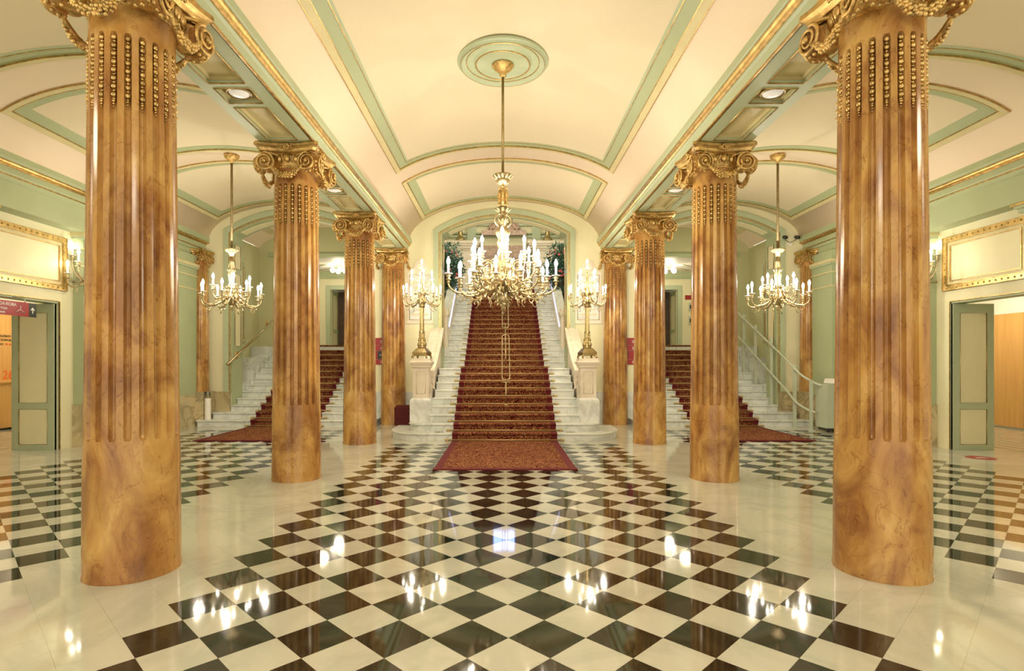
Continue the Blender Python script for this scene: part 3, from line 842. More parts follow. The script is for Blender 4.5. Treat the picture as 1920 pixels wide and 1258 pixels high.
# ------------------------------------------------------------------ stairs
def step_prof(y, z0, z1, back):
    r = .018
    P = [(y, z0), (y, z1 - .045), (y - .012, z1 - .043), (y - .028, z1 - .032), (y - .034, z1 - .018), (y - .028, z1 - .005), (y - .016, z1), (back, z1), (back, z0)]
    return P
def carpet(name, label, cx, hw, prof, ylen, rods, par=None, border=.13, rodext=.10):
    """prof: list of (y,z) carpet path starting on the floor"""
    t = thing(name, label, 'carpet', (cx, 0, 0))
    th = .012
    xs = [-hw, -hw + border, hw - border, hw]
    vs = []; fs = []; mi = []; uvs = []
    arc = 0; rows = []
    for i, (y, z) in enumerate(prof):
        if i: arc += math.hypot(y - prof[i - 1][0], z - prof[i - 1][1])
        rows.append(arc)
        for x in xs: vs.append((x, y, z)); uvs.append((x, arc))
    n = len(prof)
    for i in range(n - 1):
        for k in range(3):
            fs.append((i * 4 + k, i * 4 + k + 1, i * 4 + 5 + k, i * 4 + 4 + k)); mi.append(0 if k == 1 else 1)
    me = bpy.data.meshes.new('runner'); me.from_pydata(vs, [], fs)
    me.materials.append(M['carpet']); me.materials.append(M['crimson'])
    me.polygons.foreach_set('material_index', mi)
    ul = me.uv_layers.new(name='uv')
    for lp in me.loops: ul.data[lp.index].uv = uvs[lp.vertex_index]
    o = link('runner', me, t)
    so = o.modifiers.new('thickness', 'SOLIDIFY'); so.thickness = .012; so.offset = -1
    if prof[0][1] < .05:   # front border
        m = MB(); m.box(-hw - .012, hw + .012, prof[0][0] - .10, prof[0][0] + .02, 0.0, .017); m.obj('front_border', M['crimson'], t)
    if rods:
        rm = MB(); L_ = hw + rodext
        rm.tube([(-L_, 0, 0), (L_, 0, 0)], .014, 8)
        for s in (-1, 1):
            rm.ball((s * L_, 0, 0), .028, 8); rm.ball((s * (L_ + .034), 0, 0), .017, 8); rm.tube([(s * (L_ - .045), 0, 0), (s * (L_ - .045), .035, 0)], .011, 6)
        rme = rm.mesh('stair_rod', [M['stairrod']])
        for (y, z) in rods: link('stair_rod', rme, t, (0, y, z))
    return t

RH, TR = .163, .295
gs = thing('grand_staircase', 'white marble central staircase with rounded bottom steps', 'staircase', (0, 0, 0))
YR = [11.42 + TR * k for k in range(9)] + [15.1 + .30 * k for k in range(17)]
def half_round(y0, hw, r, back, wl, wr=None):
    """rounded plan outline: front at y0"""
    pts = []
    for i in range(13):
        a = PI + PI / 2 * i / 12
        pts.append((-hw + r[0] * math.cos(a), y0 + r[1] + r[1] * math.sin(a)))
    for i in range(13):
        a = -PI / 2 + PI / 2 * i / 12
        pts.append((hw + r[0] * math.cos(a), y0 + r[1] + r[1] * math.sin(a)))
    return pts
def rounded_step(pts, back, z0, z1):
    m = MB(); cy = back
    P = pts + [(pts[-1][0], back), (pts[0][0], back)]
    def off(d):
        out = []
        n = len(P)
        for i in range(n):
            a = Vector(P[i - 1]); b = Vector(P[i]); c = Vector(P[(i + 1) % n])
            t = (c - a); nn = Vector((t.y, -t.x)).normalized(); q_ = b + nn * d
            if i >= n - 2: q_ = Vector((b.x + (d if b.x > 0 else -d), b.y))
            out.append((q_.x, q_.y))
        return out
    m.prism(P, 'z', z0, z1 - .045)
    lay = [(-.0, z1 - .045), (.018, z1 - .042), (.032, z1 - .03), (.034, z1 - .016), (.026, z1 - .004), (.012, z1)]
    vs = []; fs = []; n = len(P)
    for d, z in lay: vs += [(p[0], p[1], z) for p in off(d)]
    for j in range(len(lay) - 1):
        for i in range(n): k = (i + 1) % n; fs.append((j * n + i, j * n + k, (j + 1) * n + k, (j + 1) * n + i))
    fs.append(tuple(range(n))[::-1]); fs.append(tuple(range((len(lay) - 1) * n, len(lay) * n)))
    m.add(vs, fs); return m
# step 1, a broad D shape
p1 = half_round(YR[0], 1.75, (.68, .92), 0, 0)
m = rounded_step(p1, 12.9, 0, RH); m.obj('step', M['whitemarble'], gs)
p2 = half_round(YR[1], 1.72, (.30, .36), 0, 0)
m = rounded_step(p2, 13.0, RH, 2 * RH); m.obj('step', M['whitemarble'], gs)
for k in range(2, 26):
    hw = 1.60 if k < 9 else 1.645
    if k >= 11: hw = 1.66
    back = YR[k + 1] + .03 if k < 25 else 22.9
    if k == 25: hw = 2.33
    m = MB(); m.prism(step_prof(YR[k], k * RH if k > 2 else k * RH, (k + 1) * RH, back), 'x', -hw, hw)
    m.obj('step', M['whitemarble'], gs)
# solid under the flight so no gaps show
m = MB(); m.prism([(11.8, .0), (13.7, RH * 8), (15.0, RH * 8.9), (15.2, RH * 9.2), (19.9, RH * 24.8), (22.9, RH * 24.8), (22.9, 0)], 'x', -1.59, 1.59)
m.obj('stair_core', M['whitemarble'], gs)
prof = [(8.42, .013)]
for k in range(26):
    y = YR[k]; z0, z1 = k * RH, (k + 1) * RH
    prof += [(y - .010, z0 + .012), (y - .012, z1 - .05), (y - .040, z1 - .03), (y - .046, z1 - .005), (y - .03, z1 + .010), (y, z1 + .013)]
prof += [(22.0, 26 * RH + .013)]
rods = [(YR[k] - .030, k * RH + .028) for k in range(26)]
carpet('stair_carpet', 'maroon and gold runner down the central staircase and onto the floor', 0, 1.07, prof, 0, rods, border=.12)
# floor discs on the first step
def sticker(name, label, x, y, z, r, mat, ring_=None, sy=1):
    t = thing(name, label, 'floor sticker', (x, y, z + .001))
    n = 32; m = MB(); m.prism([(r * math.cos(2 * PI * k / n), r * sy * math.sin(2 * PI * k / n)) for k in range(n)], 'z', 0, .0015); m.obj('disc', M[mat], t)
    return t
for s, sd in ((-1, 'left'), (1, 'right')):
    t = sticker('floor_sticker', f'round black and white sticker on the bottom step, {sd} of the central carpet', s * 1.36, 11.60, RH, .10, 'blacksign')
    m = MB(); m.tube([(.085 * math.cos(2 * PI * k / 24), .085 * math.sin(2 * PI * k / 24), .002) for k in range(24)], .006, 4, closed=True, sq=(.3, 1))
    for dx in (-.03, .03): m.prism([(dx + .018 * math.cos(2 * PI * k / 10), .03 * math.sin(2 * PI * k / 10)) for k in range(10)], 'z', .0015, .003)
    m.obj('footprint_print', M['white'], t)
t = sticker('floor_sticker', 'red oval sticker on the white floor before the right door', 8.0, 9.42, .0, .21, 'redsign')
m = MB()
for k in range(3): m.box(-.10 + .02 * k, .10 - .02 * k, -.05 + .04 * k, -.035 + .04 * k, .0015, .003)
tag(m.obj('print', M['white'], t), kind='stuff')

# newel pedestals
def newel(s, sd):
    t = thing('newel_pedestal', f'white marble newel pedestal carrying the {sd} candelabrum', 'pedestal', (s * 1.83, 12.40, 2 * RH))
    def sq(h_, z0, z1, b=.0, mt='warmmarble', nm='block'):
        m = MB(); m.prism([(-h_, -h_), (h_, -h_), (h_, h_), (-h_, h_)], 'z', z0, z1); return m.obj(nm, M[mt], t)
    m = MB()
    def loft(lay, mat, nm):
        vs = []; fs = []
        for h_, z in lay: vs += [(-h_, -h_, z), (h_, -h_, z), (h_, h_, z), (-h_, h_, z)]
        for j in range(len(lay) - 1):
            for i in range(4): k = (i + 1) % 4; fs.append((j * 4 + i, j * 4 + k, j * 4 + 4 + k, j * 4 + 4 + i))
        fs += [(3, 2, 1, 0), tuple(len(vs) - 4 + i for i in range(4))]
        mm = MB(); mm.add(vs, fs); return mm.obj(nm, M[mat], t)
    loft([(.232, 0), (.232, .42), (.225, .46), (.19, .50)], 'whitemarble', 'plinth')
    loft([(.172, .50), (.172, 1.17)], 'warmmarble', 'die')
    loft([(.18, 1.15), (.205, 1.18), (.205, 1.205), (.215, 1.215), (.24, 1.26), (.245, 1.29), (.235, 1.30), (.215, 1.315), (.205, 1.37)], 'warmmarble', 'cap')
    for a in range(4):
        m = MB(); m.tube([(-.10, -.174, .60), (.10, -.174, .60), (.10, -.174, 1.08), (-.10, -.174, 1.08)], .006, 4, closed=True)
        m.obj('panel_moulding', M['warmmarble'], t, (0, 0, 0), (0, 0, a * PI / 2))
    return t
newel(-1, 'left'); newel(1, 'right')
# scrolled parapets from newel to arch
for s, sd in ((-1, 'left'), (1, 'right')):
    t = thing('stair_parapet', f'carved marble parapet rising behind the {sd} newel pedestal', 'parapet', (s * 1.76, 0, 0))
    top = [(12.66, 1.42), (12.9, 1.50), (13.3, 1.66), (13.8, 1.93), (14.3, 2.24), (14.72, 2.52)]
    m = MB(); m.prism([(12.6, 2 * RH), (12.66, 1.40)] + [(y, z - .10) for y, z in top[1:]] + [(14.72, 2 * RH)], 'x', -.10, .10); m.obj('parapet_wall', M['warmmarble'], t)
    pl = [(y, z) for y, z in top] + [(y, z - .14) for y, z in reversed(top)]
    m = MB(); m.prism(pl, 'x', -.17, .17); m.obj('coping', M['warmmarble'], t)
    m = MB(); m.prism([(y, z + .035) for y, z in top] + [(y, z) for y, z in reversed(top)], 'x', -.07, .07); m.obj('coping_ridge', M['warmmarble'], t)
    m = MB(); P = []; R = []
    for i in range(40):
        tt = i / 39; a = -PI / 2 + tt * 2 * PI * 1.6; r = .16 * (1 - tt) + .03
        P.append((-s * .115, 12.86 + r * math.cos(a), 1.22 + r * math.sin(a))); R.append(.032 * (1 - .5 * tt))
    m.tube(P, R, 8)
    m.tube([(-s * .115, 12.86, 1.03), (-s * .11, 13.1, 1.0), (-s * .11, 13.25, .85), (-s * .11, 13.2, .6)], [.03, .035, .03, .02], 8)
    m.obj('carved_scroll', M['warmmarble'], t)
    for k in range(6):
        m = MB(); m.ball((-s * .12, 12.95 + k * .27, 1.34 + .08 * k + k * k * .016), .035, 7, 0, (.6, 1.3, 1)); m.obj('carved_boss', M['warmmarble'], t)

# central handrail: brass posts carrying long loops
hr = thing('centre_handrail', 'brass double loop handrail standing in the middle of the central carpet', 'handrail', (0.03, 0, 0))
def loop_rail(pa, pb, w=.085, nm='rail_loop'):
    pa = Vector(pa); pb = Vector(pb); d = (pb - pa).normalized(); P = []
    for i in range(9):
        a = PI * i / 8; P.append(pa + Vector((w * math.cos(a), 0, 0)) - d * w * math.sin(a))
    for i in range(9):
        a = PI + PI * i / 8; P.append(pb + Vector((w * math.cos(a), 0, 0)) - d * w * math.sin(a))
    m = MB(); m.tube(P, .0135, 8, closed=True); return m.obj(nm, M['brass'], hr)
zst = lambda y: (RH * (1 + (y - 11.42) / TR)) if y < 13.9 else (RH * 9 if y < 15.1 else RH * (10 + (y - 15.1) / .30))
loop_rail((0, 12.55, 1.26), (0, 14.05, 2.26)); loop_rail((0, 15.5, 2.60), (0, 19.6, 4.95))
for y, zt in ((12.38, 1.17), (13.8, 2.08), (15.7, 2.70), (17.5, 3.7), (19.3, 4.75)):
    zb_ = math.floor(zst(y) / RH) * RH
    m = MB(); m.tube([(0, y, zb_ + .01), (0, y, zt)], .017, 10); m.lathe([(.045, 0), (.045, .012), (.02, .03)], 14, (0, y, zb_ + .012))
    m.tube([(-.085, y, zt), (.085, y, zt)], .011, 8); m.obj('post', M['brass'], hr)

# side stairs
SR, ST = .165, .31
def side_stairs(s, sd):
    t = thing('side_staircase', f'white marble side staircase behind the {sd} aisle', 'staircase', (s * 5.5, 0, 0))
    ys = [14.0 + ST * k for k in range(13)]
    for k in range(13):
        y = ys[k]
        if k == 0: x0, x1 = -2.22, 2.22
        elif k == 1: x0, x1 = -1.98, 1.98
        elif k < 3: x0, x1 = -1.63, 1.63
        else: x0, x1 = -1.62, 1.62
        back = YW - .001 if k < 2 else ys[k] + ST + .03
        if k == 12: back = 20.55
        if 4 <= k: x0, x1 = -1.68, 1.68
        if k < 2 and s:
            pp = half_round(y, x1 - .06, (.06, .10), 0, 0); m = rounded_step(pp, back, k * SR, (k + 1) * SR)
        else:
            m = MB(); m.prism(step_prof(y, k * SR, (k + 1) * SR, back), 'x', x0, x1)
        m.obj('step', M['whitemarble'], t)
    for k in (2,): pass
    m = MB(); m.prism([(14.32, .02), (17.5, SR * 11.4), (17.7, SR * 12.8), (20.5, SR * 12.8), (20.5, 0), (14.32, 0)], 'x', -1.6, 1.6); m.obj('stair_core', M['whitemarble'], t)
    prof = [(11.50, .013)]
    for k in range(13):
        y = ys[k]; z0, z1 = k * SR, (k + 1) * SR
        prof += [(y - .010, z0 + .012), (y - .012, z1 - .05), (y - .040, z1 - .03), (y - .046, z1 - .005), (y - .03, z1 + .010), (y, z1 + .013)]
    prof += [(20.3, 13 * SR + .013)]
    carpet('side_stair_carpet', f'maroon and gold runner on the {sd} side staircase and floor', s * 5.5, .84, prof, 0, [(ys[k] - .030, k * SR + .028) for k in range(13)], border=.11)
    # stepped marble blocks beside the flight, inside the stair hall
    for w in (-1, 1):
        for k, (ya, yb, z0, z1) in enumerate(((15.27, 15.75, .6, 1.02), (15.75, 16.4, .6, 1.40), (16.4, 17.0, .9, 1.75), (17.0, 17.58, 1.1, 2.1))):
            m = MB(); a, b = sorted((w * 1.69, w * 2.19)); m.box(a, b, ya, yb, z0, z1 - .02); m.box(a - .0, b, ya, yb, z1 - .018, z1); m.obj('marble_block', M['whitemarble'], t)
    # stair hall
    nm = {-1: 'wall_left_stair', 1: 'wall_right_stair'}[s]
    w = sempty(nm, f'sage green walls and low vault of the {sd} stair hall', 'wall', (s * 5.5, 0, 0))
    for q_ in (-1, 1):
        a, b = sorted((q_ * 2.2, q_ * 2.35)); m = MB(); m.box(a, b, YW + .55, 17.75, 0, 5.2); m.obj('wall_face', M['wall2'], w)
    m = MB(); m.prism([(-2.35, 0), (-1.70, 0), (-1.70, 4.92), (1.70, 4.92), (1.70, 0), (2.35, 0), (2.35, 6.2), (-2.35, 6.2)], 'y', 17.6, 17.75); m.obj('wall_face', M['wall2'], w)
    m = MB(); m.box(-1.9, 1.9, 17.54, 17.6, 4.92, 5.02); m.box(-1.9, 1.9, 17.57, 17.6, 5.02, 5.06); m.obj('lintel_moulding', M['green'], w)
    v = dict(cx=0, a=2.3, zs=4.95, b=.9)
    m = MB(); vstrip(m, v, -2.2, 2.2, YW + .5, 17.65, 0, -.1, 0, 32); m.obj('vault', M['pink'], w)
    m = MB()
    for xx in (-1.7, 1.5): vstrip(m, v, xx, xx + .2, 15.6, 17.2, .03, -.01, 0, 4)
    m.obj('vault_moulding', M['khaki'], w)
    # arched mirror frame on the outer side wall
    ar = [(15.6 + .52 + .47 * math.cos(PI * (1 - i / 16)), 4.2 + .47 * math.sin(PI * (1 - i / 16))) for i in range(17)]
    for e, mt, d in ((0, 'panelcream', .02), ):
        for q_ in (-1, 1):
            P = [(15.65, 2.2)] + ar + [(16.59, 2.2)]
            m = MB(); m.prism(P, 'x', q_ * 2.185, q_ * 2.2); ff = m.obj('arched_panel', M['khaki'], w)
            g = MB(); g.tube([(q_ * 2.18, p[0], p[1]) for p in P], .022, 6, closed=True); g.obj('frame', M['mint'], ff)
            g = MB(); g.tube([(q_ * 2.172, 16.12 + (p[0] - 16.12) * .8, 2.2 + .1 + (p[1] - 2.2) * .93) for p in P], .010, 6, closed=True); g.obj('gilt_line', M['gold'], ff)
    # vestibule above
    for q_ in (-1, 1):
        a, b = sorted((q_ * 1.72, q_ * 1.9)); m = MB(); m.box(a, b, 17.75, 20.6, 0, 5.2); m.obj('wall_face', M['wall'], w)
    m = MB(); m.prism([(-1.9, 0), (-.87, 0), (-.87, 4.30), (.87, 4.30), (.87, 0), (1.9, 0), (1.9, 5.2), (-1.9, 5.2)], 'y', 20.6, 20.75); m.obj('wall_face', M['wall'], w)
    m = MB(); m.box(-1.9, 1.9, 17.75, 20.75, 4.93, 5.03); m.obj('ceiling_slab', M['white'], w)
    m = MB(); m.box(-1.72, 1.72, 20.5, 20.6, 4.74, 4.93); m.box(-1.72, 1.72, 20.53, 20.6, 4.68, 4.74); m.obj('cornice', M['green'], w)
    m = MB()
    m.tube([(-1.5, 18.1, 4.925), (-.5, 18.9, 4.925), (-1.5, 19.9, 4.925)], .02, 5); m.tube([(1.5, 18.1, 4.925), (.5, 18.9, 4.925), (1.5, 19.9, 4.925)], .02, 5)
    m.tube([(-1.2, 20.2, 4.925), (0, 19.1, 4.925), (1.2, 20.2, 4.925)], .02, 5, closed=True); m.obj('ceiling_moulding', M['khaki'], w)
    m = MB()
    for q_ in (-1, 1): a, b = sorted((q_ * .87, q_ * 1.02)); m.box(a, b, 20.53, 20.6, 2.145, 4.28)
    m.box(-1.02, 1.02, 20.53, 20.6, 4.28, 4.44); m.obj('door_frame', M['mint'], w)
    m = MB(); m.box(-1.2, 1.2, 21.62, 21.66, 2.1, 4.5); m.obj('door_backing', M['darkwood'], w)
    m = MB(); m.box(-1.2, 1.2, 20.75, 21.6, 2.0, 2.14); m.box(-1.2, 1.2, 20.75, 21.66, 4.32, 4.4); m.obj('floor_slab', M['whitemarble'], w)
    # dark doors and a green leaf folded back
    dn = {-1: ('door_3', 'dark brown wooden door seen at the top of the left side stairs'), 1: ('door_4', 'dark brown wooden door seen at the top of the right side stairs')}[s]
    d = sempty(dn[0], dn[1], 'door', (s * 5.5, 21.5, 2.145))
    m = MB(); m.box(-.86, .86, 0, .06, 0, 2.13); m.obj('door_leaf', M['darkwood'], d)
    m = MB()
    for x in (-.60, .12):
        for z0, z1 in ((.15, .95), (1.05, 1.95)):
            m.tube([(x, -.004, z0), (x + .48, -.004, z0), (x + .48, -.004, z1), (x, -.004, z1)], .014, 4, closed=True)
    m.obj('door_moulding', M['darkwood'], d)
    xh = s * .28
    m = MB(); m.box(xh - .015, xh + .015, -.012, 0, .75, 1.25); m.tube([(xh - s * .1, -.02, 1.06), (xh - s * .1, -.09, 1.06), (xh - s * .1, -.09, .86), (xh - s * .1, -.02, .86)], .018, 8); m.obj('handle', M['steel'], d)
    dn = {-1: ('door_5', 'pale green door leaf folded open at the top of the left side stairs'), 1: ('door_6', 'pale green door leaf folded open at the top of the right side stairs')}[s]
    if s < 0: leaf(dn[0], dn[1], -5.5 - .865, 20.76, .73, 2.14, 2.146, 'green', PI / 2, .04, frame=.08)
    else:
        leaf(dn[0], dn[1], 5.5 + .865, 21.49, .73, 2.14, 2.146, 'green', -PI / 2, .04, frame=.08)
    # ceiling lamp of globes
    lt = thing('globe_lamp', f'brass ceiling lamp with glowing globes over the {sd} upper vestibule', 'lamp', (s * 5.66, 19.2, 4.92))
    m = MB(); m.lathe([(.10, -.03), (.11, 0)], 20); m.tube([(0, 0, 0), (0, 0, -.12)], .012, 8)
    for k in range(4):
        a = k * PI / 2 + .4; m.tube([(0, 0, -.10), (.16 * math.cos(a), .16 * math.sin(a), -.12), (.21 * math.cos(a), .21 * math.sin(a), -.09)], .010, 6)
    m.obj('stem', M['brass'], lt)
    gm = MB(); gm.ball((0, 0, 0), .085, 14); gme = gm.mesh('globe', [M['globe']])
    for k in range(4):
        a = k * PI / 2 + .4; link('globe', gme, lt, (.21 * math.cos(a), .21 * math.sin(a), -.16))
    point('globe_light', (0, 0, -.35), 28, .15, (1, .86, .62), lt)
    point('hall_light', (0, 16.9, 4.3), 16, .2, (1, .86, .60), w)
M['wall2'] = plain('olive_green_paint', (0.55, 0.56, 0.33), 0.6, var=0.03, scale=0.9)
side_stairs(-1, 'left'); side_stairs(1, 'right')

# wall handrail, left
t = thing('wall_handrail', 'brass wall handrail with rosette bracket beside the left side stairs', 'handrail', (0, 0, 0))
m = MB(); m.tube([(-7.12, 14.45, 1.58), (-6.98, 17.4, 3.10)], .028, 10); m.ball((-7.12, 14.42, 1.565), .045, 10); m.obj('rail', M['brass'], t)
for y in (14.9, 16.8):
    z = 1.58 + (y - 14.45) * .515; m = MB(); m.ball((-7.125, y, z - .0), .09, 10, 0, (.25, .8, 1.3)); m.tube([(-7.12, y, z - .03), (-7.06, y, z - .03)], .018, 8); m.obj('bracket', M['darkgold'], t)
# lantern stand
t = thing('lantern_stand', 'white cylindrical lantern with glass top on the lowest left side step', 'lantern', (-7.50, 14.16, SR))
m = MB(); m.lathe([(.075, 0), (.078, .01), (.072, .02), (.072, .52), (.066, .535)], 24); m.obj('body', M['white'], t)
gl, nt, b = newmat('clear_glass'); b.inputs['Transmission Weight'].default_value = 1; b.inputs['Roughness'].default_value = 0.02; b.inputs['Base Color'].default_value = (.95, .97, .93, 1); M['clear'] = gl
m = MB(); m.lathe([(.060, .535), (.060, .70), (.056, .70), (.056, .54)], 24, cap=False); m.obj('glass_cylinder', M['clear'], t)
m = MB(); m.lathe([(.061, .70), (.063, .712), (.057, .712)], 24); m.obj('rim', M['brass'], t)
# ottoman
t = thing('ottoman', 'dark red upholstered cube ottoman behind the left newel pedestal', 'ottoman', (-2.41, 13.92, 0))
bm = bmesh.new(); bmesh.ops.create_cube(bm, size=1); bmesh.ops.scale(bm, vec=(.58, .42, .50), verts=bm.verts); bmesh.ops.translate(bm, vec=(0, 0, .29), verts=bm.verts)
bmesh.ops.bevel(bm, geom=bm.edges[:], offset=.035, segments=3, affect='EDGES')
me = bpy.data.meshes.new('cushion'); bm.to_mesh(me); bm.free(); me.materials.append(M['velvet']); link('cushion', me, t)
m = MB()
for sx in (-1, 1):
    for sy in (-1, 1):
        f = MB(); f.lathe([(.02, 0), (.025, .05)], 10, (sx * .22, sy * .15, 0)); f.obj('foot', M['dark'], t)
# platform stairlift, right
t = thing('stair_platform_lift', 'folded grey green stair platform lift at the foot of the right stairs', 'lift', (7.56, 13.03, 0.1))
m = MB(); m.box(-.20, -.02, -.25, .22, 0.0, 1.0); m.obj('folded_platform', M['greypaint'], t)
m = MB(); m.box(-.01, .30, -.25, .22, 0.0, 1.02); m.obj('drive_unit', M['greypaint'], t)
m = MB(); m.prism([(-.02, 1.02), (.01, 1.13), (.28, 1.13), (.30, 1.02)], 'y', -.22, .20); m.obj('control_cover', M['white'], t)
m = MB(); m.box(-.022, -.008, -.254, -.20, 0.02, .99); m.obj('seam_strip', M['dark'], t)
m = MB(); m.box(-.16, .25, -.2, .18, -.06, 0.0); m.obj('undercarriage', M['dark'], t)
for x in (-.12, .2):
    f = MB(); f.tube([(x, -.18, -.07), (x, -.12, -.07)], .03, 10); f.obj('wheel', M['dark'], t)
t = thing('lift_rails', 'pair of grey guide rails on posts climbing the right side stairs', 'rail', (0, 0, 0))
up = [(7.36, 12.98, 1.07), (7.30, 13.1, 1.10), (7.10, 13.35, 1.28), (7.02, 13.6, 1.48), (7.0, 14.1, 1.78), (6.98, 17.4, 3.42)]
lo = [(7.26, 13.06, .44), (7.18, 13.2, .47), (7.04, 13.5, .62), (7.02, 13.9, .90), (7.0, 14.3, 1.12), (6.98, 17.4, 2.75)]
for P in (up, lo):
    # smooth path
    Q = []
    for i in range(len(P) - 1):
        for k in range(6): Q.append(Vector(P[i]).lerp(Vector(P[i + 1]), k / 6))
    Q.append(Vector(P[-1]))
    for _ in range(4): Q = [Q[0]] + [(Q[i - 1] + Q[i] * 2 + Q[i + 1]) / 4 for i in range(1, len(Q) - 1)] + [Q[-1]]
    m = MB(); m.tube(Q, .027, 10); m.obj('guide_rail', M['greypaint'], t)
for (x, y, zt) in ((7.20, 13.15, 1.20), (7.06, 13.62, 1.55), (7.03, 14.75, 2.25), (7.02, 15.65, 2.65), (7.02, 16.4, 3.02), (7.02, 17.2, 3.4)):
    k = max(0, math.floor((y - 14.0) / ST) + 1) if y > 14 else 0
    zb_ = min(13, k) * SR
    m = MB(); m.box(x - .035, x + .035, y - .02, y + .02, zb_, zt); m.box(x - .07, x + .07, y - .05, y + .05, zb_, zb_ + .02)
    for z in (zt - .12, zt - .75): m.ball((x, y - .025, z), .014, 6)
    m.obj('post', M['greypaint'], t)

# ------------------------------------------------------------------ central stair hall beyond the arch
w = sempty('wall_stair_hall', 'green and cream walls of the central stair hall with cornice and rose marble arch', 'wall')
for s in (-1, 1):
    m = MB(); a, b = sorted((s * 2.35, s * 2.5)); m.box(a, b, YW + .55, 23.1, 0, 8.4); m.obj('wall_face', M['wall'], w)
    m = MB(); a, b = sorted((s * 1.67, s * 2.36)); m.box(a, b, YW + .55, 20.0, 0, 1.4 ); m.obj('wall_face', M['wall'], w)
m = MB(); m.box(-2.5, 2.5, 23.0, 23.15, 0, 8.4); m.obj('wall_face', M['wall'], w)
m = MB(); m.box(-2.5, 2.5, YW + .4, 23.15, 8.4, 8.5); m.obj('ceiling_slab', M['white'], w)
for z, t_, d, mt in ((6.72, .10, .08, 'mint'), (6.86, .05, .12, 'green'), (7.2, .30, .10, 'mint'), (7.5, .08, .18, 'panelcream')):
    m = MB(); m.box(-2.35, 2.35, 23.0 - d, 23.0, z, z + t_); m.obj('cornice', M[mt], w)
for s in (-1, 1):
    m = MB(); a, b = sorted((s * 1.15, s * 1.5)); m.box(a, b, 22.86, 23.0, 4.24, 8.0); m.obj('pilaster', M['mint'], w)
# rose marble door-case with arch
m = MB(); A = [(.62 * math.cos(PI * (1 - i / 16)), 7.0 + .42 * math.sin(PI * (1 - i / 16))) for i in range(17)]
m.prism(A, 'y', 22.78, 23.0); m.obj('arch_field', M['rosestone'], w)
for sc_ in (1.0, .72):
    m = MB(); m.tube([(p[0] * sc_, 22.76, 7.0 + (p[1] - 7.0) * sc_) for p in A], .045, 8); m.obj('arch_moulding', M['rosestone'], w)
m = MB(); m.box(-.9, .9, 22.7, 23.0, 6.78, 6.98); m.obj('lintel_moulding', M['rosestone'], w)
m = MB(); m.box(-.92, .92, 22.93, 23.0, 4.24, 6.4); m.obj('lit_niche', M['rosestone'], w)
for s in (-1, 1):
    m = MB(); a, b = sorted((s * .92, s * 1.1)); m.box(a, b, 22.88, 23.0, 4.24, 6.5); m.obj('door_frame', M['mint'], w)
# marble pedestals above, each carrying a bronze lamp foot
for s, sd in ((-1, 'left'), (1, 'right')):
    t = thing('upper_pedestal', f'broad pale marble pier at the top of the stairs, {sd}', 'pier', (s * 1.62, 22.2, 26 * RH))
    for x, z0, z1 in ((.55, 0, .3), (.50, .3, 1.75), (.54, 1.75, 1.82), (.60, 1.82, 1.92), (.66, 1.92, 2.0), (.70, 2.0, 2.1)):
        m = MB(); m.box(-x, x, -.3 - (x - .5), .3, z0, z1); m.obj('course', M['warmmarble'], t)
    t = thing('bronze_lamp_post', f'bronze lamp post foot standing on the upper {sd} pier', 'lamp', (s * 1.72, 22.1, 26 * RH + 2.1))
    m = MB(); m.lathe([(.22, .04), (.20, .12), (.15, .17), (.10, .27), (.085, .36), (.10, .40), (.075, .44), (.07, 1.2), (.09, 1.25)], 16)
    for k in range(4):
        a = k * PI / 2 + PI / 4; m.ball((.2 * math.cos(a), .2 * math.sin(a), .045), .045, 8)
    m.obj('foot_and_stem', M['rodbrass'], t)
# balustrades and led rails beside the upper flight
for s, sd in ((-1, 'left'), (1, 'right')):
    t = thing('balustrade', f'marble newel and sloping balustrade inside the arch, {sd}', 'balustrade', (s * 1.70, 0, 0))
    def lf(lay, nm, mat='warmmarble', y=15.55):
        vs = []; fs = []
        for h_, z in lay: vs += [(-h_, y - h_, z), (h_, y - h_, z), (h_, y + h_, z), (-h_, y + h_, z)]
        for j in range(len(lay) - 1):
            for i in range(4): k = (i + 1) % 4; fs.append((j * 4 + i, j * 4 + k, j * 4 + 4 + k, j * 4 + 4 + i))
        fs += [(3, 2, 1, 0), tuple(len(vs) - 4 + i for i in range(4))]
        mm = MB(); mm.add(vs, fs); return mm.obj(nm, M[mat], t)
    lf([(.17, 1.467), (.17, 1.95), (.15, 2.0)], 'plinth', 'whitemarble'); lf([(.13, 2.0), (.13, 2.88)], 'newel'); lf([(.14, 2.86), (.17, 2.92), (.18, 3.0), (.15, 3.04), (.15, 3.1)], 'cap')
    m = MB(); m.prism([(15.7, 1.5), (15.7, 2.5), (19.9, 4.95), (19.9, 3.9)], 'x', -.08, .08); m.obj('parapet_wall', M['warmmarble'], t)
    m = MB(); m.prism([(15.7, 2.5), (15.7, 2.62), (19.9, 5.07), (19.9, 4.95)], 'x', -.13, .13); m.obj('handrail', M['whitemarble'], t)
    m = MB(); m.tube([(-s * .145, 15.8, 2.62), (-s * .145, 19.9, 5.0)], .016, 6); m.obj('led_strip', M['ledstrip'], t)
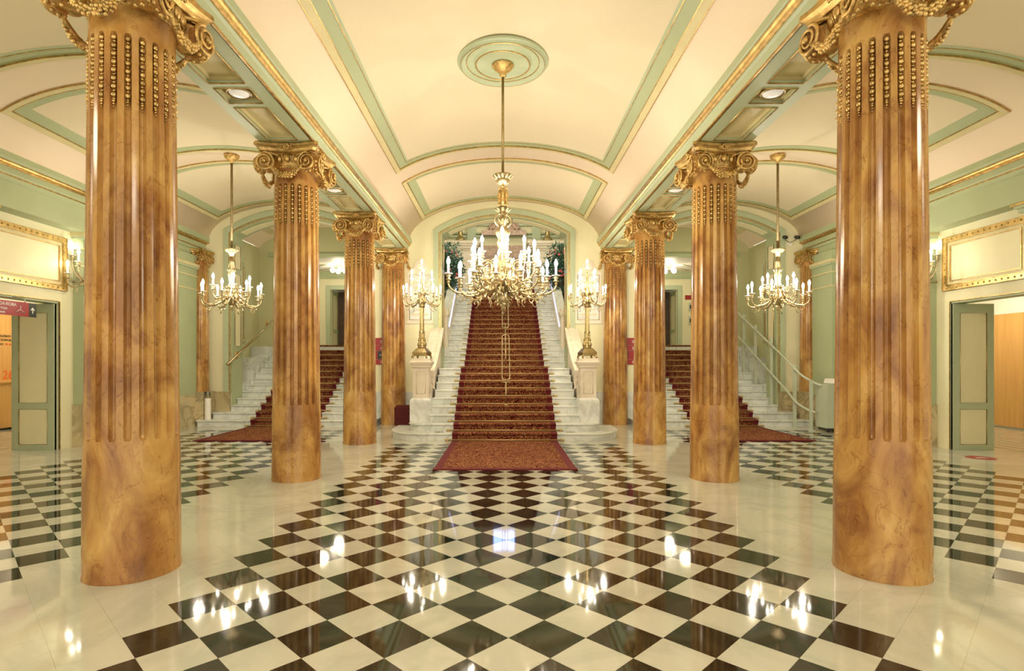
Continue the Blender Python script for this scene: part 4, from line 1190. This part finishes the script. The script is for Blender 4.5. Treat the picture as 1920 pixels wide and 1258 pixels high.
# flower arrangements
for s, sd in ((-1, 'left'), (1, 'right')):
    rnd = random.Random(11 + s)
    t = thing('flower_arrangement', f'large green foliage arrangement with pink flowers on the {sd} of the upper stairs', 'flowers', (s * 1.83, 18.2, 4.08))
    m = MB(); m.lathe([(.10, 0), (.16, .1), (.2, .3), (.16, .34)], 16); m.obj('basket', M['darkwood'], t)
    m = MB(); fl = MB()
    for k in range(1700):
        a = rnd.uniform(0, 2 * PI); z = rnd.gauss(.58, .40); rr = (.52 - .25 * abs(z - .55)) * math.sqrt(rnd.random())
        c = Vector((rr * math.cos(a) - s * .05, rr * math.sin(a) * .8, max(-.30, min(1.35, z))))
        d = Vector((rnd.gauss(0, 1), rnd.gauss(0, 1), rnd.gauss(0, .7) - .2)).normalized() * rnd.uniform(.07, .14)
        sd_ = d.orthogonal().normalized() * d.length * .3
        m.add([c, c + d * .5 + sd_, c + d, c + d * .5 - sd_], [(0, 1, 2, 3)])
    for k in range(26):
        a = rnd.uniform(0, 2 * PI); r0 = rnd.uniform(.0, .22)
        P = [(0, 0, .3), (r0 * math.cos(a), r0 * math.sin(a), .7), (1.6 * r0 * math.cos(a), 1.6 * r0 * math.sin(a), rnd.uniform(.9, 1.35))]
        m.tube(P, .006, 4)
    tag(m.obj('foliage', M['leaf'], t), kind='stuff')
    for k in range(34):
        a = rnd.uniform(PI, 2 * PI); z = rnd.choice((.35, .42, .3, .25, 1.05, 1.0)) + rnd.uniform(-.09, .09)
        rr = .47 - .2 * abs(z - .5)
        fl.flower((rr * math.cos(a), rr * math.sin(a) * .8, z), rnd.uniform(.025, .045), (math.cos(a), math.sin(a), .2))
    tag(fl.obj('blossoms', M['petal'], t), kind='stuff')
# illuminated screen at the head of the stairs
t = thing('lit_screen', 'glowing blue white screen at the head of the central stairs', 'screen', (0, 21.6, 26 * RH))
m = MB(); m.box(-.42, .42, 0, .05, .62, 1.42); m.box(-.05, .05, .01, .04, 0.02, .7); m.box(-.25, .25, -.12, .18, 0, .03); m.obj('housing', M['blacksign'], t)
m = MB(); m.box(-.40, .40, -.006, 0, .65, 1.40); m.obj('display', M['led'], t)
point('stair_hall_fill', (-1.2, 17.2, 8.0), 85, .1, (1, .92, .76)); point('stair_hall_fill', (1.2, 17.2, 8.0), 85, .1, (1, .92, .76)); point('stair_hall_fill', (0, 21.0, 8.2), 25, .1, (1, .92, .76))  # unseen fill lights added high up to brighten the stair hall

# ------------------------------------------------------------------ wall tablets
for s, sd in ((-1, 'left'), (1, 'right')):
    t = thing('stone_tablet', f'pale marble tablet with arched top and gilt inscription behind the {sd} candelabrum', 'plaque', (s * 2.20, YW - .001, 2.62))
    P = [(-.36, 0), (-.36, .04), (-.34, .06), (-.34, 1.36), (-.24, 1.36), (-.20, 1.46)]
    P += [(-.16 * math.cos(PI * i / 12), 1.50 + .16 * math.sin(PI * i / 12)) for i in range(13)]
    P += [(.20, 1.46), (.24, 1.36), (.34, 1.36), (.34, .06), (.36, .04), (.36, 0)]
    m = MB(); m.prism(P, 'y', -.03, 0); m.obj('slab', M['warmmarble'], t)
    m = MB(); m.box(-.27, .27, -.036, -.03, .12, 1.25); m.obj('inscription_field', M['whitemarble'], t)
    m = MB(); m.tube([(-.28, -.036, .10), (.28, -.036, .10), (.28, -.036, 1.28), (-.28, -.036, 1.28)], .010, 4, closed=True); m.tube([(.10 * math.cos(2 * PI * k / 20), -.034, 1.48 + .10 * math.sin(2 * PI * k / 20)) for k in range(20)], .014, 5, closed=True); m.obj('moulding', M['warmmarble'], t)
    m = MB()
    for z, w0 in ((1.05, .2), (.92, .12), (.35, .11), (.22, .22)):
        x = -w0
        while x < w0: m.box(x, x + .022, -.040, -.035, z, z + .045); x += .034
    tag(m.obj('gilt_letters', M['khaki'], t), kind='stuff')

# ------------------------------------------------------------------ candle lights
def candle_meshes():
    c = {}
    m = MB(); m.lathe([(.012, -.10), (.020, -.095), (.014, -.08), (.018, -.065), (.034, -.055), (.020, -.045), (.018, -.03), (.030, -.015), (.020, 0), (.018, .012)], 12); c['cup'] = m.mesh('candle_cup', [M['brass']])
    m = MB(); m.lathe([(.016, .006), (.050, .010), (.054, .016), (.016, .014)], 16); c['pan'] = m.mesh('drip_pan', [M['glass']])
    m = MB(); m.lathe([(.0135, .012), (.0135, .115), (.010, .12)], 12); c['candle'] = m.mesh('candle', [M['candle']])
    m = MB(); m.lathe([(.003, .118), (.014, .128), (.021, .148), (.020, .168), (.011, .195), (.002, .212)], 12); c['bulb'] = m.mesh('bulb', [M['bulb']])
    return c
CM = candle_meshes()
def candle(par, loc, sc_=1.0):
    """cup is the part holder; pan, candle and bulb hang under it"""
    for k in ('cup', 'pan', 'candle', 'bulb'):
        o_ = link({'cup': 'candle_cup', 'pan': 'drip_pan', 'candle': 'candle', 'bulb': 'bulb'}[k], CM[k], par, loc); o_.scale = (sc_,) * 3
_armc = {}
def bez(P, n=14):
    out = []
    P = [Vector(p) for p in P]
    for i in range(n + 1):
        t = i / n; Q = P
        while len(Q) > 1: Q = [Q[k].lerp(Q[k + 1], t) for k in range(len(Q) - 1)]
        out.append(Q[0])
    return out
def arm_mesh(key, r0, z0, r1, z1, th=.012, curl=True, seed=1):
    if key in _armc: return _armc[key]
    rnd = random.Random(seed)
    m = MB(); dz = z1 - .10
    P = bez([(r0, 0, z0), (r0 + (r1 - r0) * .25, 0, z0 - .16), (r0 + (r1 - r0) * .75, 0, min(z0, dz) - .20), (r1 + .02, 0, dz - .12), (r1, 0, dz)])
    m.tube(P, [th * (1.5 - .6 * i / (len(P) - 1)) for i in range(len(P))], 8)
    if curl:
        for (f, sg) in ((4, 1), (8, -1)):
            p = P[f]; Q = []
            for i in range(18):
                t = i / 17; a = (PI * .5 + t * 2 * PI * .95) * sg; r = .055 * (1 - t) + .012
                Q.append((p.x + r * math.cos(a) , 0, p.z + sg * .05 + r * math.sin(a)))
            m.tube(Q, [th * .75 * (1 - .5 * i / 17) for i in range(18)], 6)
        for i in range(9):
            p = P[min(len(P) - 1, i + 2)]; m.ball((p.x + rnd.uniform(-.012, .012), rnd.uniform(-.018, .018), p.z + rnd.uniform(-.025, .02)), rnd.uniform(.012, .022), 6, 0, (1.3, .7, 1))
    _armc[key] = m.mesh('arm', [M['brass']]); return _armc[key]
def add_arm(par, key, ang, r0, z0, r1, z1, th=.012, curl=True, cs=1.0):
    a = link('arm', arm_mesh(key, r0, z0, r1, z1, th, curl), par, (0, 0, 0), (0, 0, ang))
    candle(a, (r1, 0, z1), cs); return a
def leafcup(m, r, z, n=10, hgt=.07, c=(0, 0)):
    for k in range(n):
        a = 2 * PI * k / n
        m.tube([(c[0] + r * .5 * math.cos(a), c[1] + r * .5 * math.sin(a), z), (c[0] + r * .85 * math.cos(a), c[1] + r * .85 * math.sin(a), z + hgt * .5), (c[0] + r * 1.08 * math.cos(a), c[1] + r * 1.08 * math.sin(a), z + hgt), (c[0] + r * 1.15 * math.cos(a), c[1] + r * 1.15 * math.sin(a), z + hgt * .8)], [r * .18, r * .24, r * .16, r * .05], 6, sq=(.5, 1))

# main chandelier -----------------------------------------------------------
ch = thing('chandelier', 'large gilt bronze chandelier with lit candle bulbs hanging before the central stairs', 'chandelier', (-.035, 7.85, 0))
zc = vz(NV, 0)
m = MB(); m.lathe([(.0, zc - .01), (.63, zc - .01), (.64, zc - .04), (.625, zc - .06), (.60, zc - .05), (.595, zc - .08), (.575, zc - .09), (.56, zc - .06), (.50, zc - .045), (.44, zc - .04), (.41, zc - .045), (.39, zc - .075), (.365, zc - .075), (.35, zc - .045), (.14, zc - .07), (.0, zc - .075)][::-1], 64, cap=False)
o = m.obj('ceiling_rose', M['mint'], ceil, (-.035, 7.85, 0)); 
for r, zz, th in ((.51, .050, .007), (.378, .078, .011), (.585, .088, .004)):
    m = MB(); m.tube([(r * math.cos(2 * PI * k / 64), r * math.sin(2 * PI * k / 64), zc - zz) for k in range(64)], th, 6, closed=True); m.obj('gilt_ring', M['gold'], o)
m = MB(); m.lathe([(.15, zc - .072), (.155, zc - .085), (.14, zc - .10), (.12, zc - .13), (.07, zc - .165), (.045, zc - .19), (.05, zc - .21), (.04, zc - .23), (.022, zc - .24)], 28); m.obj('canopy', M['darkgold'], ch)
m = MB(); m.tube([(0, 0, zc - .22), (0, 0, 4.22)], .019, 12); m.obj('rod', M['rodbrass'], ch)
m = MB(); m.lathe([(.02, 4.08), (.05, 4.09), (.09, 4.12), (.10, 4.15), (.085, 4.17), (.11, 4.20), (.135, 4.225), (.04, 4.22)], 28); leafcup(m, .125, 4.15, 12, .07); m.obj('crown', M['brass'], ch)
# three little standing figures in the stem: draped pillars with heads
m = MB()
for k in range(3):
    a = k * 2 * PI / 3 + .5; c = (.05 * math.cos(a), .05 * math.sin(a), 0)
    m.lathe([(.026, 3.80), (.030, 3.84), (.022, 3.90), (.026, 3.96), (.028, 4.0), (.014, 4.025), (.012, 4.035)], 10, c); m.ball((c[0] * 1.05, c[1] * 1.05, 4.055), .02, 8)
    m.tube([(c[0] * 1.4, c[1] * 1.4, 4.0), (c[0] * 1.7, c[1] * 1.7, 3.94), (c[0] * 1.1, c[1] * 1.1, 3.90)], .008, 6)
m.lathe([(.02, 3.78), (.075, 3.79), (.08, 3.80), (.02, 3.81)], 20); m.tube([(0, 0, 3.8), (0, 0, 4.1)], .022, 8)
m.obj('figure_group', M['darkgold'], ch)
m = MB(); m.lathe([(.03, 2.60), (.06, 2.62), (.05, 2.68), (.09, 2.72), (.12, 2.78), (.08, 2.84), (.10, 2.90), (.13, 2.98), (.09, 3.05), (.05, 3.12), (.045, 3.18), (.075, 3.24), (.085, 3.28), (.06, 3.33), (.09, 3.38), (.105, 3.42), (.09, 3.46), (.045, 3.50), (.06, 3.55), (.075, 3.60), (.045, 3.64), (.035, 3.68), (.06, 3.72), (.04, 3.76), (.07, 3.78)][::1], 28)
leafcup(m, .085, 3.55, 8, .06); leafcup(m, .10, 3.70, 8, .06); m.obj('stem', M['stembrass'], ch)
m = MB()
for k in range(4):
    a = k * PI / 2 + .3
    Q = [((.05 + .07 * math.sin(PI * i / 10)) * math.cos(a), (.05 + .07 * math.sin(PI * i / 10)) * math.sin(a), 3.50 + .18 * i / 10) for i in range(11)]
    m.tube(Q, .014, 6); m.ball(Q[10], .022, 6)
m.obj('scroll_handles', M['brass'], ch)
m = MB(); rnd = random.Random(5)
m.lathe([(.01, 2.33), (.03, 2.35), (.025, 2.38), (.07, 2.44), (.10, 2.50), (.08, 2.56), (.05, 2.62)], 20)
for k in range(46):
    a = rnd.uniform(0, 2 * PI); z = rnd.uniform(2.42, 2.6); r = .06 + (z - 2.4) * .35
    m.tube([(r * .6 * math.cos(a), r * .6 * math.sin(a), z), (r * 1.2 * math.cos(a), r * 1.2 * math.sin(a), z - .02), (r * 1.5 * math.cos(a), r * 1.5 * math.sin(a), z - .05)], [.012, .018, .003], 5, sq=(.5, 1))
m.tube([(0, 0, 2.35), (0, 0, 2.30)], .008, 6); m.ball((0, 0, 2.29), .02, 8); m.obj('pendant_leaf_ball', M['brass'], ch)
# ring of scrolls around the body
m = MB()
for k in range(12):
    a = 2 * PI * k / 12; ca, sa = math.cos(a), math.sin(a); Q = []; R = []
    for i in range(20):
        t = i / 19; b = PI * .2 + t * 2 * PI * 1.15; r = .085 * (1 - t) + .015
        rr = .22 + r * math.cos(b); Q.append((rr * ca, rr * sa, 2.93 + r * math.sin(b))); R.append(.013 * (1 - .4 * t))
    m.tube(Q, R, 6)
    m.tube([(.08 * ca, .08 * sa, 2.72), (.18 * ca, .18 * sa, 2.66), (.26 * ca, .26 * sa, 2.74), (.28 * ca, .28 * sa, 2.84)], [.022, .026, .02, .01], 6)
    m.ball((.26 * ca, .26 * sa, 2.72), .03, 8); m.ball((.17 * ca, .17 * sa, 2.62), .028, 8, 0, (1, 1, 1.6))
m.obj('scroll_basket', M['brass'], ch)
for k in range(6):
    a0 = k * PI / 3 + .12
    for j, (da, r1, z1) in enumerate(((-.26, .62, 2.78), (0.0, .76, 2.82), (.26, .62, 2.74))):
        add_arm(ch, 'c%d' % j, a0 + da, .16, 2.70, r1, z1, .012, True, 1.18)
    add_arm(ch, 'c4', a0 + .52, .14, 2.86, .47, 3.04, .011, True, 1.18)
for k in range(3): add_arm(ch, 'c5', k * 2 * PI / 3 + .5, .10, 3.0, .35, 3.18, .010, True, 1.18)
for k in range(6):
    a = k * PI / 3 + .4; point('candle_light', (.72 * math.cos(a), .72 * math.sin(a), 3.10), 30, .03, WARM, ch)
for k in range(3):
    a = k * 2 * PI / 3 + .9; point('candle_light', (.66 * math.cos(a), .66 * math.sin(a), 3.30), 18, .03, WARM, ch)

# aisle chandeliers -----------------------------------------------------------
def aisle_ch(s, sd):
    c = thing('aisle_chandelier', f'smaller gilt chandelier with lit candle bulbs hanging in the {sd} aisle', 'chandelier', (s * 5.47, 11.22, 0))
    zc = vz(AL, -5.5)
    m = MB(); m.lathe([(.145, zc - .003), (.145, zc - .04), (.12, zc - .08), (.06, zc - .11), (.035, zc - .14), (.03, zc - .17)], 24); m.obj('canopy', M['darkgold'], c)
    m = MB(); m.tube([(0, 0, zc - .15), (0, 0, 3.88)], .024, 10); m.obj('rod', M['stembrass'], c)
    m = MB(); m.lathe([(.03, 3.72), (.05, 3.74), (.06, 3.78), (.12, 3.85), (.15, 3.87), (.04, 3.87)], 20); leafcup(m, .115, 3.80, 12, .06); m.obj('crown', M['brass'], c)
    m = MB(); m.lathe([(.03, 2.74), (.06, 2.78), (.10, 2.84), (.13, 2.92), (.10, 2.98), (.08, 3.06), (.07, 3.14), (.05, 3.2), (.06, 3.3), (.075, 3.36), (.05, 3.44), (.065, 3.52), (.05, 3.6), (.07, 3.64), (.03, 3.66), (.03, 3.72)], 20)
    leafcup(m, .10, 3.05, 8, .08); leafcup(m, .08, 3.40, 8, .08); leafcup(m, .12, 2.86, 10, .07); m.obj('stem', M['brass'], c)
    m = MB(); m.lathe([(.005, 2.64), (.025, 2.66), (.02, 2.69), (.05, 2.72), (.03, 2.75)], 14); m.obj('pendant_finial', M['brass'], c)
    m = MB()
    for k in range(8):
        a = 2 * PI * k / 8; ca, sa = math.cos(a), math.sin(a); Q = []
        for i in range(18):
            t = i / 17; b = PI * .2 + t * 2 * PI * 1.1; r = .07 * (1 - t) + .012; rr = .18 + r * math.cos(b); Q.append((rr * ca, rr * sa, 3.03 + r * math.sin(b)))
        m.tube(Q, .010, 6); m.ball((.15 * ca, .15 * sa, 2.84), .026, 7)
    m.obj('scroll_basket', M['brass'], c)
    for k in range(8): add_arm(c, 'a0', k * PI / 4 + .15, .12, 2.90, .56, 2.96, .013, True, 1.2)
    for k in range(4): add_arm(c, 'a1', k * PI / 2 + .55, .10, 3.02, .33, 3.12, .012, True, 1.2)
    for k in range(4):
        a = k * PI / 2 + .3; point('candle_light', (.62 * math.cos(a), .62 * math.sin(a), 3.26), 40, .03, WARM, c)
aisle_ch(-1, 'left'); aisle_ch(1, 'right')

# candelabra on the newels -----------------------------------------------------------
def candelabrum(s, sd):
    c = thing('candelabrum', f'tall bronze candelabrum with lit bulbs standing on the {sd} newel pedestal', 'candelabrum', (s * 1.83, 12.40, 2 * RH + 1.37), .2 * s)
    m = MB()
    vs = []; fs = []; lay = [(.15, .06), (.165, .07), (.165, .13), (.15, .15), (.12, .19), (.10, .22)]
    for h_, z in lay: vs += [(-h_, -h_, z), (h_, -h_, z), (h_, h_, z), (-h_, h_, z)]
    for j in range(len(lay) - 1):
        for i in range(4): k = (i + 1) % 4; fs.append((j * 4 + i, j * 4 + k, j * 4 + 4 + k, j * 4 + 4 + i))
    fs += [(3, 2, 1, 0), tuple(len(vs) - 4 + i for i in range(4))]
    m.add(vs, fs); m.obj('base', M['rodbrass'], c)
    for a in range(4):
        f = MB(); f.tube([(.10, .10, .10), (.15, .15, .06), (.165, .165, .02), (.15, .15, .0)], [.03, .028, .022, .024], 8); f.obj('foot', M['rodbrass'], c, (0, 0, 0), (0, 0, a * PI / 2))
    m = MB()
    n = 16 * 4; zs = [(.10, .22), (.085, .25), (.10, .29), (.095, .33), (.07, .36), (.085, .40), (.08, .43), (.06, .45), (.066, .50), (.062, .60)]
    m.lathe(zs, 24)
    # fluted stem
    vs = []; fs = []
    zz = [.60, .80, 1.0, 1.13]
    for z in zz:
        for i in range(48):
            a = 2 * PI * i / 48; r = (.052 - .01 * (z - .6)) * (1 - .07 * (i % 3 == 0)); vs.append((r * math.cos(a), r * math.sin(a), z))
    for j in range(3):
        for i in range(48): k = (i + 1) % 48; fs.append((j * 48 + i, j * 48 + k, (j + 1) * 48 + k, (j + 1) * 48 + i))
    m.add(vs, fs, 0, True)
    m.lathe([(.05, 1.12), (.07, 1.14), (.06, 1.17), (.08, 1.22), (.10, 1.27), (.07, 1.32), (.06, 1.40), (.085, 1.47), (.06, 1.54), (.035, 1.6), (.045, 1.66), (.025, 1.72), (.03, 1.80), (.018, 1.86), (.02, 1.93)], 20)
    leafcup(m, .09, 1.18, 8, .09); leafcup(m, .085, 1.35, 8, .09); m.obj('stem', M['rodbrass'], c)
    m = MB(); rnd = random.Random(9)
    for k in range(8):
        a = 2 * PI * k / 8; ca, sa = math.cos(a), math.sin(a); Q = []
        for i in range(16):
            t = i / 15; b = PI * .2 + t * 2 * PI * 1.05; r = .06 * (1 - t) + .01; rr = .13 + r * math.cos(b); Q.append((rr * ca, rr * sa, 1.46 + r * math.sin(b)))
        m.tube(Q, .009, 6)
    m.obj('scroll_basket', M['brass'], c)
    for k in range(8): add_arm(c, 'n0', k * PI / 4 + .2, .08, 1.36, .41, 1.40, .011, True, 1.05)
    for k in range(4): add_arm(c, 'n1', k * PI / 2 + .5, .05, 1.55, .22, 1.74, .009, True, 1.05)
    candle(c, (0, 0, 1.98), 1.05)
    for k in range(3):
        a = k * 2 * PI / 3 + .3; point('candle_light', (.46 * math.cos(a), .46 * math.sin(a), 1.66), 34, .025, WARM, c)
candelabrum(-1, 'left'); candelabrum(1, 'right')

# wall sconces -----------------------------------------------------------
def sconce(s, sd):
    c = thing('wall_sconce', f'gilt wall sconce with lit candle bulbs on the {sd} green pier', 'sconce', (s * 7.90, 10.72, 3.22))
    m = MB(); m.ball((0, 0, .05), .12, 12, 0, (.7, .25, 1.7)); m.tube([(0, 0, -.1), (0, -.05, -.2), (0, -.02, -.28)], [.03, .025, .01], 8); m.obj('backplate', M['darkgold'], c)
    def arm(ang, r1, z1, key):
        a = link('arm', arm_mesh(key, .0, .05, r1, z1, .014, True), c, (0, 0, 0), (0, 0, ang)); candle(a, (r1, 0, z1), 1.25)
    for k, (deg, r1, z1) in enumerate(((-180, .52, .18), (-150, .30, .40), (-90, .34, .24), (-30, .30, .40), (0, .52, .18), (-120, .40, .02))):
        arm(math.radians(deg) if abs(deg) not in (180, 0) else math.radians(-168 if deg else -12), r1, z1, 's%d' % (100 * r1))
    point('candle_light', (0, -.55, .15), 2.2, .03, WARM, c)
sconce(-1, 'left'); sconce(1, 'right')

# ------------------------------------------------------------------ small fixtures
t = thing('security_camera', 'pair of small black security cameras high on the right end wall', 'camera', (7.48, YW - .002, 4.86))
m = MB(); m.box(-.05, .05, -.03, 0, -.2, -.1); m.obj('junction_box', M['white'], t)
for x in (-.16, .16):
    m = MB(); m.tube([(0, -.03, -.12), (x * .8, -.06, -.06), (x, -.07, .0)], .007, 5); m.tube([(x, -.02, .03), (x, -.16, -.01)], .045, 12); m.obj('camera_head', M['dark'], t)
t = tag((lambda m: (m.lathe([(.04, 0), (.05, .03), (.055, .05)], 16), m)[1])(MB()).obj('smoke_detector', M['white'], None, (-4.9, 13.0, vz(AL, -4.9) - .045)), 'small white smoke detector on the left aisle vault', 'detector')
t = tag((lambda m: (m.lathe([(.04, 0), (.05, .03), (.055, .05)], 16), m)[1])(MB()).obj('smoke_detector', M['white'], None, (4.9, 13.0, vz(AR, 4.9) - .045)), 'small white smoke detector on the right aisle vault', 'detector')
t = thing('intercom_panel', 'pair of grey control boxes on the wall right of the upper right door', 'panel', (6.88, 20.59, 3.0))
for z in (.0, .5):
    m = MB(); m.box(-.09, .09, -.03, 0, z, z + .3); b_ = m.obj('box', M['greypaint'], t); m = MB(); m.box(-.06, .02, -.034, -.03, z + .08, z + .22); m.obj('display', M['blacksign'], b_)
m = MB(); m.box(-.14, .14, -.02, 0, 0, .16)
tag(m.obj('alarm_sign', M['redsign'], None, (6.80, 20.598, 3.92)), 'small red square sign beside the upper right door', 'sign')

# repeats share a group
byname = {}
for o in list(sc.objects):
    if o.parent is None and o.get('category') and not o.get('kind'):
        byname.setdefault(o.name.split('.')[0], []).append(o)
for k, v in byname.items():
    if len(v) > 1:
        for o in v:
            if not o.get('group'): o['group'] = k.replace('_', ' ') + ' set of the hall'
